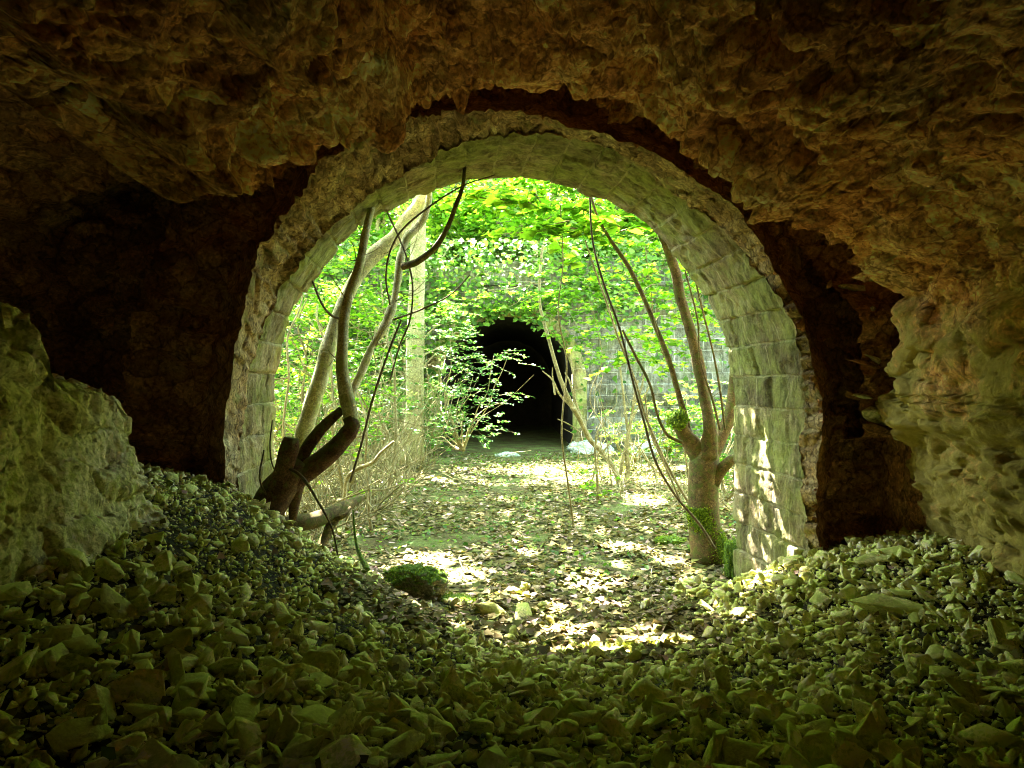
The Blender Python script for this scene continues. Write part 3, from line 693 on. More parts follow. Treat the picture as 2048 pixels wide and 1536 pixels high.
tubes('limb', [(*Pl([(806, 533, 8.0, 14), (835, 523, 7.9, 13), (870, 495, 7.8, 12), (895, 455, 7.7, 10), (912, 410, 7.6, 9), (926, 368, 7.6, 8), (935, 250, 7.6, 6)]), {'seg': 10})], M['barkbrown'], t2)
tubes('twig', [Pl([(780, 610, 7.9, 4), (772, 560, 7.8, 4), (778, 510, 7.7, 4), (800, 465, 7.6, 4), (850, 420, 7.5, 4), (925, 372, 7.4, 3), (990, 350, 7.4, 3)]),
               Pl([(775, 425, 8, 4), (800, 480, 8, 4), (815, 520, 8, 4), (825, 570, 8, 4), (820, 640, 8, 4), (800, 690, 8, 4), (780, 760, 8, 3)]),
               Pl([(700, 965, 7.8, 5), (725, 880, 7.8, 5), (745, 800, 7.8, 5), (775, 710, 7.8, 5), (802, 640, 7.8, 4)]),
               Pl([(785, 640, 8, 4), (840, 620, 8, 4), (900, 590, 8, 3), (940, 550, 8, 3)]),
               Pl([(624, 560, 8, 4), (645, 610, 8, 5), (665, 632, 8, 6), (690, 640, 8, 7)])], M['whip'], t2, 6)

# 3 pollard at the right jamb
t3 = tree('pollard_tree', P(1415, 1108, 8.9), 'smooth brown pollarded tree with a mossy foot beside the right jamb')
tubes('trunk', [(*Pl([(1425, 1125, 8.9, 74), (1415, 1090, 8.9, 62), (1408, 1040, 8.9, 54), (1406, 980, 8.9, 54), (1408, 930, 8.9, 56), (1412, 905, 8.9, 50)]), {'seg': 32, 'wob': .1, 'lump': .14})], M['barkbrown'], t3)
tubes('moss_sleeve', [(*Pl([(1425, 1120, 8.88, 76), (1415, 1080, 8.88, 68), (1405, 1045, 8.88, 59), (1400, 1012, 8.88, 51)]), {'seg': 40, 'wob': .22, 'n': 40})], M['barkmoss'], t3)
tubes('limb', [(*Pl([(1408, 925, 8.9, 44), (1385, 890, 8.9, 36), (1366, 865, 8.85, 28), (1358, 845, 8.8, 30)]), {'seg': 16})], M['barkbrown'], t3)
tubes('limb', [(*Pl([(1415, 915, 8.85, 40), (1420, 860, 8.8, 28), (1408, 790, 8.8, 24), (1397, 730, 8.8, 24), (1383, 670, 8.8, 22), (1362, 600, 8.8, 22), (1350, 540, 8.8, 20), (1332, 490, 8.8, 20), (1318, 455, 8.8, 18), (1290, 300, 8.8, 16), (1250, -60, 9, 12)]), {'seg': 18, 'wob': .1, 'lump': .1})], M['barkbrown'], t3)
tubes('limb', [(*Pl([(1415, 925, 8.95, 34), (1436, 885, 9, 28), (1460, 830, 9.05, 25), (1469, 770, 9.1, 24), (1471, 700, 9.1, 22), (1478, 500, 9.2, 18), (1500, 200, 9.3, 12)]), {'seg': 14})], M['barkbrown'], t3)
tubes('limb', [(*Pl([(1425, 965, 8.85, 30), (1442, 940, 8.8, 24), (1460, 922, 8.7, 20), (1474, 914, 8.7, 16)]), {'seg': 14})], M['barkbrown'], t3)
tubes('limb', [Pl([(1380, 880, 8.9, 12), (1372, 840, 8.9, 13), (1355, 780, 8.9, 12), (1338, 720, 8.9, 11), (1310, 650, 8.9, 10), (1285, 590, 8.9, 9), (1255, 530, 8.9, 9), (1215, 470, 8.9, 7), (1190, 420, 8.9, 5), (1160, 300, 8.9, 4)])], M['barkbrown'], t3, 8)
tubes('stub_cap', [(*Pl([(1348, 852, 8.75, 26), (1356, 838, 8.75, 36), (1368, 832, 8.75, 24)]), {'seg': 14, 'wob': .3})], M['barkmoss'], t3)
tubes('twig', [Pl([(1440, 860, 8.6, 5), (1425, 800, 8.6, 5), (1400, 720, 8.6, 4), (1395, 640, 8.6, 4), (1370, 540, 8.6, 3)]), Pl([(1365, 885, 8.6, 8), (1335, 870, 8.6, 7), (1315, 830, 8.6, 6), (1300, 770, 8.6, 6), (1270, 710, 8.6, 6), (1245, 660, 8.6, 5)]), Pl([(1450, 860, 8.9, 5), (1440, 780, 8.9, 5), (1425, 700, 8.9, 4), (1400, 600, 8.9, 4), (1385, 530, 8.9, 4)])], M['barkbrown'], t3, 6)

# 4 thick straight tree further back
t4 = tree('ash_tree', P(830, 890, 18.5), 'tall straight pale trunk standing at the back left beside the dark tunnel mouth')
tubes('trunk', [(*Pl([(820, 925, 18.5, 66), (824, 885, 18.5, 50), (828, 840, 18.5, 40), (830, 740, 18.5, 36), (833, 600, 18.5, 33), (836, 480, 18.5, 30), (838, 380, 18.6, 28), (842, 150, 18.8, 22), (850, -150, 19, 12)]), {'seg': 20, 'wob': .06, 'lump': .05})], M['trunkfar'], t4)

def fuzz(ob, size, n_, parent, seed=0, up=-1.0):
    me = ob.data; V = np.empty(len(me.vertices) * 3, np.float32); me.vertices.foreach_get('co', V); V = V.reshape(-1, 3).astype(float)
    Nn = np.empty(len(me.vertices) * 3, np.float32); me.vertices.foreach_get('normal', Nn); Nn = Nn.reshape(-1, 3)
    off_ = np.array(ob.parent.location) if ob.parent else 0
    ok = np.where(Nn[:, 2] > up)[0]; i = ok[rng.integers(0, len(ok), n_)]
    q = V[i] + off_ + Nn[i] * size * .25 + rng.normal(0, size * .5, (n_, 3))
    tag(leaves('moss', q, size, M['mossleaf'], parent, nrm=rng.normal(0, 1, (n_, 3)), yaw=Nn[i] * 1.5, tilt=.6), kind='stuff')
def twiglets(tr, lst, k=14, L=.35, mat='twig'):
    for c, r_ in lst:
        pc = catmull(np.c_[c, r_], 60)
        for q in range(k):
            a_ = pc[rng.integers(8, 56)]; d = rng.normal(0, 1, 3); d[2] = abs(d[2]) + .2; d /= np.linalg.norm(d); ll = L * rng.uniform(.3, 1.4)
            e = a_[:3] + d * ll; m_ = a_[:3] + d * ll * .5 + rng.normal(0, .03, 3)
            tubes('twig', [(np.array([a_[:3], m_, e]), np.array([.006, .004, .002]))], M[mat], tr, 5)
twiglets(t1, [Pl([(690, 780, 6.77, 29), (684, 690, 6.88, 26), (700, 580, 7.1, 22), (732, 470, 7.4, 18)])], 10, .3)
twiglets(t2, [Pl([(600, 900, 7.9, 38), (645, 740, 8.0, 38), (705, 570, 8.2, 36), (790, 475, 8.4, 30)]), Pl([(700, 790, 7.9, 22), (775, 640, 8.05, 22), (812, 480, 8.15, 18)])], 12, .5)
twiglets(t3, [Pl([(1420, 860, 8.8, 28), (1383, 670, 8.8, 22), (1332, 490, 8.8, 20)]), Pl([(1355, 780, 8.9, 12), (1285, 590, 8.9, 9), (1190, 420, 8.9, 5)])], 8, .4)
M['mossleaf'] = leafmat('moss_frond', [(0, (.05, .09, .006)), (.5, (.14, .22, .012)), (1, (.28, .36, .03))], .3, .8)
fuzz([c for c in t3.children if c.name.startswith('moss_sleeve')][0], .019, 6000, t3)
fuzz([c for c in t3.children if c.name.startswith('stub_cap')][0], .025, 500, t3)
cx = can
sel4 = cx[:, 1] > 15.5; sel2 = ~sel4 & (cx[:, 0] < -1.2); sel3 = ~sel4 & ~sel2
for s_, tr in ((sel2, t2), (sel3, t3), (sel4, t4)):
    leaves('crown', cx[s_], .2 if tr is not t4 else .22, M['leaf'], tr, tilt=.45, shape=MAPLE)
# a few limbs carrying the overhead crown
def limbs(tr, start, k, tgt, mat, name='branch'):
    lst = []
    for i in range(k):
        e = tgt[rng.integers(len(tgt))]; m_ = (start + e) / 2 + rng.normal(0, .5, 3)
        lst.append((np.array([start, m_, e]), np.array([.05, .03, .01]) * rng.uniform(.5, 1)))
    tubes(name, lst, mat, tr, 6)
limbs(t2, P(900, 50, 9), 14, cx[sel2], M['barkpale']); limbs(t3, P(1250, -60, 9), 14, cx[sel3], M['barkbrown']); limbs(t4, P(842, 0, 18.9), 12, cx[sel4], M['trunkfar'])

# saplings in the middle
def leafsprays(tr, centres, exts, ns_, mat, size=.09, ln=.5, leaf_n=14, shape=LEAF, twm=None, tilt=.3):
    tw = []; lp = []; ly = []
    for c, e, n_ in zip(centres, exts, ns_):
        a, b_, d = sprays(n_, np.array(c), np.array(e), leaf_n, ln); tw += a; lp.append(b_); ly.append(d)
    Vt, Ft = join([tube(p_, r_ * size / .09, n=5, wob=0, cap=False, seg=3) for p_, r_ in tw])
    Vl, Fl = leaf_np(np.concatenate(lp), size, yaw=np.concatenate(ly), tilt=tilt, shape=shape, curl=.5)
    me = mesh_np('crown', np.r_[Vl, Vt], np.r_[Fl, Ft + len(Vl)]); me.materials.append(mat); me.materials.append(twm or M['twig'])
    mi = np.zeros(len(me.polygons), np.int32); mi[len(Fl):] = 1; me.polygons.foreach_set('material_index', mi)
    link('crown', me, None, tr)

t5 = tree('young_tree', P(1238, 975, 15.5), 'thin bare pale sapling forking low in front of the far tunnel mouth')
tubes('trunk', [Pl([(1240, 985, 15.5, 12), (1232, 945, 15.5, 11), (1205, 905, 15.5, 10), (1180, 880, 15.4, 9), (1160, 840, 15.2, 10), (1138, 800, 15, 11), (1118, 750, 15, 8), (1098, 680, 15, 7), (1080, 610, 15, 6), (1080, 540, 15, 6), (1086, 490, 15, 5)])], M['twig'], t5, 8)
tubes('branch', [Pl([(1185, 885, 15.4, 8), (1165, 845, 15.4, 8), (1150, 800, 15.4, 6), (1140, 765, 15.4, 4), (1130, 745, 15.4, 3)]), Pl([(1150, 820, 15, 6), (1120, 790, 15, 5), (1105, 760, 15, 4), (1085, 742, 15, 3)]), Pl([(1110, 790, 15, 5), (1105, 750, 15, 3), (1105, 735, 15, 2)]),
                 Pl([(1160, 865, 15.2, 4), (1140, 850, 15.2, 3), (1115, 838, 15.2, 2)]), Pl([(1150, 800, 15, 4), (1148, 760, 15, 3), (1143, 720, 15, 2)]), Pl([(1205, 905, 15.4, 4), (1222, 880, 15.4, 3), (1210, 860, 15.4, 3), (1205, 840, 15.4, 2)])], M['twig'], t5, 6)
t6 = tree('young_tree', P(1255, 975, 16), 'twin stemmed bare sapling standing in front of the grey block wall')
tubes('trunk', [Pl([(1252, 990, 16, 9), (1256, 940, 16, 9), (1253, 890, 16, 9), (1262, 840, 16, 7), (1268, 800, 16, 6), (1276, 760, 16, 4)]), Pl([(1240, 950, 16, 8), (1246, 915, 16, 8), (1256, 880, 16, 7)]),
                Pl([(1255, 860, 16, 6), (1248, 800, 16, 5), (1242, 750, 16, 4), (1236, 700, 16, 3)]), Pl([(1266, 810, 16, 5), (1280, 785, 16, 4), (1290, 740, 16, 3)]), Pl([(1258, 850, 16, 4), (1285, 800, 16, 3), (1300, 770, 16, 3)])], M['twig'], t6, 7)
t7 = tree('young_tree', P(1195, 990, 12), 'leafy upright sapling rising left of the twin stemmed one')
tubes('trunk', [Pl([(1196, 1000, 12, 7), (1194, 950, 12, 6), (1190, 905, 12, 5), (1192, 870, 12, 4)])], M['twig'], t7, 6)
leafsprays(t7, [P(1190, 950, 12), P(1195, 985, 12)], [(.25, .25, .2), (.2, .2, .1)], [6, 5], M['leafbright'], .07, .3)
# long dark whip stems crossing the right half
t8 = tree('whip_stem', P(1440, 1100, 8.3), 'long thin dark whip slanting from the foot of the pollard up to the arch crown')
tubes('stem', [Pl([(1430, 1098, 8.5, 6), (1400, 1050, 8.4, 6), (1350, 990, 8.3, 5), (1310, 920, 8.2, 5), (1290, 850, 8.2, 5), (1265, 760, 8.2, 5), (1240, 660, 8.2, 5), (1205, 560, 8.2, 5), (1185, 480, 8.2, 4), (1180, 395, 8.2, 4), (1176, 300, 8.2, 3)])], M['whip'], t8, 6)
t9 = tree('whip_stem', P(1350, 1010, 9.6), 'thin pale double stem leaning left behind the pollard')
tubes('stem', [Pl([(1380, 1010, 9.6, 6), (1350, 960, 9.6, 6), (1320, 900, 9.6, 6), (1290, 830, 9.6, 6), (1270, 760, 9.6, 5), (1238, 680, 9.6, 5), (1215, 610, 9.6, 5), (1190, 540, 9.6, 4), (1170, 480, 9.6, 3)]), Pl([(1360, 1000, 9.9, 5), (1330, 930, 9.9, 5), (1300, 860, 9.9, 5), (1290, 790, 9.9, 4)])], M['twig'], t9, 6)

# thicket of thin stems at the left
def wander(p0, p1, n=7, amp=.12):
    t = np.linspace(0, 1, n)[:, None]; return p0 * (1 - t) + p1 * t + rng.normal(0, amp, (n, 3)) * np.sin(np.pi * t)
stems = [((700, 1020), (650, 690), (640, 600), 11.0, 9), ((745, 1010), (735, 900), (720, 740), 10.5, 8), ((640, 960), (600, 780), (612, 600), 11.5, 9), ((770, 960), (790, 800), (760, 560), 14, 8), ((575, 930), (575, 760), (610, 560), 10.5, 8),
         ((690, 1000), (700, 880), (640, 760), 11.8, 8), ((720, 1010), (700, 820), (750, 640), 12.3, 8), ((620, 950), (660, 760), (700, 600), 12.9, 8), ((600, 940), (640, 800), (580, 660), 13.3, 7), ((800, 930), (760, 800), (780, 640), 15.5, 7)]
for k, (a, b_, c, Y, wd) in enumerate(stems):
    base = P(a[0], a[1], Y); base[2] = height(base[0], base[1])[0] - .05
    tr = tree('thicket_sapling', base, 'thin tangled pale sapling in the brambly thicket behind the leaning trees', group='saplings in the left thicket')
    pts = np.r_[[base], [P(*b_, Y)], [P(*c, Y + .5)]]
    pts = catmull(pts, 8) + rng.normal(0, .05, (8, 3)); pts[0] = base
    lst = [(pts, np.linspace(wd / 2, wd / 5, 8) / F * Y)]
    for q in range(11):
        i = rng.integers(2, 7); e = pts[i] + rng.normal(0, 1, 3) * np.array([.8, .5, .55])
        lst.append((wander(pts[i], e, 5, .1), np.linspace(.012, .003, 5)))
    tubes('stem', lst, M['twig'], tr, 5)
    leafsprays(tr, [pts[5], pts[7], pts[3]], [(.6, .5, .5)] * 3, [6, 8, 4], M['leafbright'] if k % 2 else M['leaf'], .075, .4)
# bramble tangle
br = []
for k in range(870):
    p0 = np.array([rng.uniform(-6.5, -2.1), rng.uniform(12, 22), 0]) if k < 680 else (np.array([rng.uniform(-3.6, -2.2), rng.uniform(9.3, 12.5), 0]) if k < 800 else np.array([rng.uniform(1.6, 4.2), rng.uniform(11, 19), 0])); p0[2] = height(p0[0], p0[1])[0]
    e = p0 + np.array([rng.normal(0, .9), rng.normal(0, .7), rng.uniform(.3, 2.4)])
    br.append((wander(p0, e, 6, .16), np.linspace(.012, .004, 6) * rng.uniform(.6, 1.4), {'wob': 0, 'n': 8, 'cap': False}))
o = tubes('bramble_tangle', br, M['twig'], None, 4); tag(o, 'tangle of thin pale bramble stems filling the left of the courtyard', 'brambles', kind='stuff')

# shrub in front of the far tunnel
def shrub(base, label, cent, ext, n, mat, size, nst=14, name='shrub', ln=.6):
    tr = empty(name, base, label, 'shrub')
    lst = []
    for k in range(nst):
        c = np.array(cent[k % len(cent)]); e = c + rng.uniform(-1, 1, 3) * np.array(ext[k % len(ext)])
        m_ = (base + e) / 2 + rng.normal(0, .25, 3); lst.append((catmull(np.array([base, m_, e]), 7) + rng.normal(0, .03, (7, 3)), np.linspace(.022, .006, 7)))
    tubes('stem', lst, M['twig'], tr, 5)
    leafsprays(tr, cent, ext, n, mat, size, ln, leaf_n=18)
    return tr
base = P(930, 905, 18.5)
shrub(P(925, 900, 18.5), 'bluish green small leaved shrub spreading across the left of the dark tunnel mouth', [P(895, 800, 18.5), P(950, 760, 18.3), P(905, 700, 18.5), P(990, 790, 18), P(960, 850, 18.3), P(860, 860, 18.5), P(890, 640, 18.6), P(1000, 715, 18)],
      [(.7, .5, .7), (.6, .4, .5), (.6, .4, .6), (.5, .3, .25), (.6, .4, .3), (.5, .4, .4), (.6, .4, .5), (.5, .3, .15)], [40, 30, 30, 14, 20, 18, 24, 8], M['leafcool'], .07, 16)
shrub(np.array([.6, 23.6, 3.2]), 'bright green bush hanging from the wall over the top of the far tunnel mouth', [P(1050, 600, 23), P(1150, 660, 23), P(960, 600, 23), P(1110, 600, 23)], [(.9, .5, .3), (.6, .4, .4), (.9, .5, .3), (.8, .4, .3)], [12, 10, 20, 18], M['leafbright'], .1, 4)
shrub(P(1340, 900, 17.5), 'green bush between the pollard and the grey block wall', [P(1345, 850, 17.5), P(1385, 800, 17.5), P(1350, 900, 17.3)], [(.6, .5, .5), (.7, .5, .6), (.6, .5, .4)], [30, 26, 24], M['leaf'], .1, 12)
shrub(P(640, 960, 12.8), 'loose green bush low behind the leaning trees', [P(620, 850, 12.8), P(690, 820, 13.2), P(640, 760, 13)], [(.5, .5, .5), (.5, .5, .5), (.5, .5, .4)], [20, 20, 18], M['leaf'], .08, 10)
shrub(P(770, 900, 17), 'small leaved bush at the left of the tall pale trunk', [P(760, 830, 17), P(740, 750, 17.5), P(790, 700, 17.3)], [(.7, .6, .6), (.7, .6, .6), (.6, .6, .5)], [30, 30, 26], M['leafcool'], .08, 10)
shrub(P(1270, 920, 18.5), 'sparse green bush beside the pale fallen blocks', [P(1290, 830, 18.5), P(1250, 880, 18.3)], [(.8, .5, .5), (.5, .5, .4)], [18, 12], M['leaf'], .08, 8)
shrub(P(1455, 1000, 12), 'low leafy bush tucked behind the right jamb', [P(1440, 930, 12.5), P(1455, 850, 12.5)], [(.25, .3, .3), (.3, .4, .4)], [8, 12], M['leaf'], .08, 6)

# leafy boughs across the middle distance (hazel and maple sprays)
def bough(centre, ext, n, mat, size, label, base, Yt=None, shape=MAPLE, ln=.5, group=None):
    tr = empty('hazel_tree', base, label, 'tree', group)
    tubes('trunk', [(wander(np.array(base), np.array(c) if False else np.array(centre[0]) + [0, 0, .2], 7, .1), np.linspace(.016, .006, 7))], M['twig'], tr, 6)
    leafsprays(tr, centre, ext, n, mat, size, ln, leaf_n=12, shape=shape)
bough([P(1120, 430, 9.2), P(1000, 400, 9.6), P(1210, 450, 9.0), P(1080, 480, 10)], [(.55, .4, .22), (.5, .4, .15), (.35, .3, .2), (.4, .4, .15)], [16, 12, 10, 6], M['leafbright'], .17, 'broad bright leaves hanging just under the crown of the near arch', (.9, 10.8, -2.1))
bough([P(1290, 520, 10.5), P(1370, 640, 10.5), P(1400, 570, 11), P(1320, 700, 11), P(1300, 640, 11)], [(.5, .6, .35), (.5, .5, .35), (.4, .5, .5), (.6, .5, .25), (.6, .5, .4)], [18, 18, 14, 12, 14], M['leafbright'], .11, 'layered yellow green sprays of a young tree on the right in front of the wall', (2.9, 11.6, -2.1))
bough([P(1180, 620, 14), P(1230, 560, 14), P(1240, 700, 13.5), P(1110, 560, 14)], [(.9, .8, .4), (.9, .8, .5), (.7, .6, .25), (.8, .8, .4)], [24, 24, 14, 18], M['leaf'], .12, 'mid green hazel spreading in front of the upper wall right of centre', (2.0, 14.8, -2.1))
bough([P(720, 600, 12.5), P(650, 640, 12), P(780, 540, 13), P(690, 520, 13)], [(.7, .7, .4), (.5, .6, .5), (.8, .8, .4), (.6, .7, .3)], [20, 20, 18, 16], M['leafbright'], .1, 'yellow green hazel sprays behind the slender pale stems at the left', (-2.9, 13.2, -2.0))
bough([P(600, 760, 11.5), P(590, 680, 11.5), P(580, 860, 11)], [(.3, .5, .4), (.35, .5, .5), (.2, .5, .4)], [12, 14, 8], M['leafbright'], .075, 'small leaved shoots just past the inner edge of the left jamb', (-3.6, 12, -2.0), shape=LEAF)

# ------------------------------------------------------------------ far wall with the second tunnel
FY = 24.0; FX = -.17; FR = 2.13; FZC = .03
gx4 = np.arange(-15, 15, .07); gz4 = np.arange(-2.6, 4.6, .06)
X, Zz = np.meshgrid(gx4, gz4); x = X.ravel(); z = Zz.ravel(); p = np.stack([x, 0 * x, z], 1)
course = np.floor(z / .37); bx = np.floor((x + (course % 2) * .31) / .62)
bl = _h(course.astype(np.int64), bx.astype(np.int64), 0 * course.astype(np.int64), 9)
y = FY - (bl - .5) * .10 - .05 * fbm(p * 3, 4, 5) - .2 * fbm(p * .5, 3, 6)
ero = np.clip((-.4 - z) / .6, 0, 1) * np.clip((x - 1.5) / 1.5, 0, 1); y += ero * (.25 + .18 * fbm(p * 2.5, 4, 66))
ztop = 3.9 + .35 * fbm(np.stack([x * .6, 0 * x, 0 * x], 1), 3, 15)
rr = np.where(z > FZC, np.hypot(x - FX, z - FZC), np.abs(x - FX)); keep = (rr > FR + .05) & (z < ztop + .1)
z2 = np.minimum(z, ztop)
fi = grid_faces(len(gz4), len(gx4)); fi = fi[keep[fi].all(1)]
fwl = empty('far_wall', (0, FY, -2.1), 'weathered grey block wall across the back of the courtyard with a black tunnel mouth', 'wall')
link('masonry_face', mesh_np('fwall', np.stack([x, y, z2], 1), fi), M['wall'], fwl)
# ring of voussoirs and the tunnel barrel
S2 = np.linspace(0, 2 * LJ + math.pi * FR, 260)
rows = [(FR + .45, FY - .16), (FR + .45, FY - .24), (FR + .2, FY - .26), (FR, FY - .24), (FR, FY - .1)]
V = []; uv2 = []
for r, Yv in rows:
    xx, zz_ = archpt(S2, r, FZC, FR); pp = np.stack([xx + FX, 0 * xx + Yv, zz_], 1); pp[:, 1] -= .05 * fbm(pp * 4, 3, 19); V.append(pp); uv2.append(np.stack([0 * S2 + r, S2], 1))
link('voussoir_ring', mesh_np('fring', np.concatenate(V), grid_faces(5, 260), np.concatenate(uv2)), M['arch'], fwl)
V = []; uv2 = []
for k in range(30):
    Yv = FY - .1 + k * .45; xx, zz_ = archpt(S2, FR, FZC, FR); pp = np.stack([xx + FX, 0 * xx + Yv, zz_], 1); pp += .05 * np.stack([fbm(pp * 3, 3, 21), 0 * xx, fbm(pp * 3, 3, 22)], 1); V.append(pp); uv2.append(np.stack([0 * S2 + Yv, S2], 1))
V = np.concatenate(V); ff = grid_faces(30, 260)
bm_me = mesh_np('barrel', V, ff, np.concatenate(uv2)); link('tunnel_barrel', bm_me, M['tunnelshade'], fwl)
bx_ = np.array([[-3, 37, -2.6], [3, 37, -2.6], [3, 37, 3], [-3, 37, 3]], float); link('back_wall', mesh_np('bk', bx_, np.array([[0, 1, 2, 3]])), M['tunnelshade'], fwl)
# unseen slab added below the wall top so that light does not slip behind
link('light_stop', mesh_np('lightstop', np.array([[-15, FY - .05, 3.2], [15, FY - .05, 3.2], [15, FY + 1.5, 3.2], [-15, FY + 1.5, 3.2]], float), np.array([[0, 1, 2, 3]])), M['ground'], fwl)

# ivy and ground cover: clings to wall, hillside and banks
n = 24000
x = rng.uniform(-9, 8, n); z = rng.uniform(-2, 4.6, n)
dens = np.clip(.06 + .9 * np.clip((-1.8 - x) / 2, 0, 1) + .9 * np.clip((z - 2.0) / 1.2, 0, 1) + .5 * np.exp(-((x + .2) / 2.6) ** 2) * (z > 1) , 0, 1)
p = np.stack([x, 0 * x, z], 1); kk = (rng.random(n) < dens * (.7 + .9 * fbm(p * .9, 3, 44))) & (np.where(z > FZC, np.hypot(x - FX, z - FZC), np.abs(x - FX)) > FR - .15 + .2 * fbm(p * 3, 2, 45))
p = p[kk]; p[:, 1] = FY - .25 - np.abs(rng.normal(0, .25, len(p)))
o = leaves('wall_ivy', p, .16, M['leafivy'], nrm=np.array([0, -.8, .7]), tilt=.35, shape=IVY); tag(o, 'ivy and hanging greenery covering the left and top of the far wall', 'ivy', kind='stuff')
n = 38000
x = rng.uniform(-15, 15, n); y = 24.6 + 16 * rng.random(n) ** 1.4; z = hillz(x, y) + np.abs(rng.normal(0, .35, n))
p = np.stack([x, y, z], 1); p = p[rng.random(n) < .75 + .9 * fbm(p * .7, 3, 46)]
o = leaves('hillside_foliage', p, .2, M['leafivy'], nrm=np.array([0, -.5, .8]), tilt=.5, shape=IVY); tag(o, 'dense low foliage carpeting the hillside above the far wall', 'foliage', kind='stuff')
n = 9000
x = np.r_[rng.uniform(-12, -6.3, n), rng.uniform(6.3, 12, n)]; y = rng.uniform(9, 24, 2 * n); z = height(x, y) + np.abs(rng.normal(0, .3, 2 * n))
o = leaves('bank_foliage', np.stack([x, y, z], 1), .13, M['leafivy'], nrm=np.array([0, -.4, .8]), tilt=.5, shape=IVY); tag(o, 'low foliage on the earth banks at both sides of the courtyard', 'foliage', kind='stuff')

# bushes and trees on the hillside and above the wall
def clump_tree(base, hgt, rx, n, size, mat, label, group, nclump=10, low=.3):
    base = np.array(base, float); tr = empty('background_tree', base, label, 'tree', group)
    lst = [(wander(base, base + [rng.normal(0, .3), 0, hgt * .9], 6, .15), np.linspace(.12, .04, 6))]
    pos = []
    for k in range(nclump):
        c = base + np.array([rng.uniform(-rx, rx), rng.uniform(-rx * .6, rx * .6), hgt * rng.uniform(low, 1.05)])
        lst.append((wander(base + [0, 0, (c[2] - base[2]) * .6], c, 5, .12), np.linspace(.05, .012, 5)))
        q = rng.normal(0, 1, (n // nclump, 3)); q /= np.linalg.norm(q, axis=1)[:, None]
        q *= (rng.random((len(q), 1)) ** .5) * np.array([rx * .55, rx * .45, rx * .32]) * rng.uniform(.6, 1.2); q[:, 2] = np.round(q[:, 2] / .22) * .22 + rng.normal(0, .04, len(q))
        pos.append(c + q)
    tubes('trunk', lst, M['trunkfar'], tr, 6)
    leaves('crown', np.concatenate(pos), size, mat, tr, tilt=.4, shape=MAPLE)
G = 'leafy trees on the slope above the far wall'
hill = [(-8, 27, 'leaf', 5, 2.6), (-4.5, 26, 'leaf', 3.6, 2.0), (-1.5, 27.5, 'leafbright', 3.6, 2.2), (1.2, 26.5, 'leafbright', 4.0, 1.9), (2.6, 25.6, 'leaf', 2.6, 1.6), (-2.8, 25.5, 'leaf', 2.8, 1.6), (4.2, 27, 'leaf', 4.2, 2.3), (7.5, 27, 'leafbright', 5, 2.6), (-6, 31, 'leafbright', 6, 3.0), (-1, 33, 'leafbright', 6, 3.2), (4, 32, 'leafbright', 6, 3.0), (9, 33, 'leaf', 7, 3.4), (-11, 33, 'leaf', 7, 3.4), (0, 40, 'leaf', 8, 4.5), (-8, 41, 'leaf', 9, 5), (8, 41, 'leaf', 9, 5)]
HL = {(-8, 27): 'dark green tree at the far left of the front row above the far wall', (-4.5, 26): 'low green tree above the wall just left of the tall pale trunk', (-1.5, 27.5): 'bright green tree above the left side of the tunnel mouth', (1.2, 26.5): 'bright green tree above the right side of the tunnel mouth',
      (2.6, 25.6): 'low leafy bush like tree on the wall top right of the tunnel mouth', (-2.8, 25.5): 'low leafy bush like tree on the wall top left of the tunnel mouth', (4.2, 27): 'green tree above the bare grey part of the block wall', (7.5, 27): 'bright tree above the far right end of the block wall',
      (-6, 31): 'tall bright tree in the second row at the left of the slope', (-1, 33): 'tall bright tree in the second row at the middle of the slope', (4, 32): 'tall bright tree in the second row right of the middle of the slope', (9, 33): 'tall darker tree in the second row at the right of the slope',
      (-11, 33): 'tall darker tree in the second row at the far left of the slope', (0, 40): 'large tree at the very back of the slope in the middle', (-8, 41): 'large tree at the very back of the slope on the left', (8, 41): 'large tree at the very back of the slope on the right'}
for x, y, m_, hh, rx in hill:
    clump_tree((x, y, hillz(np.array([x]), np.array([y]))[0] - .2), hh, rx, 2200, .21, M[m_], HL[(x, y)], G)
BL = {15: 'bushy tree nearest the arch on the left bank', 19.5: 'dark bushy tree in the middle of the left bank', 22: 'dark bushy tree at the back of the left bank by the far wall', 18: 'bushy tree at the back of the right bank', 13: 'bushy tree nearest the arch on the right bank'}
for x, y, m_, hh, rx in [(-6.3, 15, 'leaf', 5, 1.8), (-7.2, 19.5, 'leafivy', 6, 2.2), (-5.2, 22, 'leafivy', 5.5, 1.9), (6.5, 18, 'leaf', 6, 1.9), (7.5, 13, 'leaf', 5.5, 2)]:
    clump_tree((x, y, height(x, y)[0] - .1), hh, rx, 2600, .13, M[m_], BL[y], 'bushy trees along the sides of the courtyard', 14, .05)
clump_tree((-3.2, 22.3, -2.1), 4.3, 1.5, 3000, .13, M['leafivy'], 'dark ivy clad tree left of the tall pale trunk', None, 16, .1)

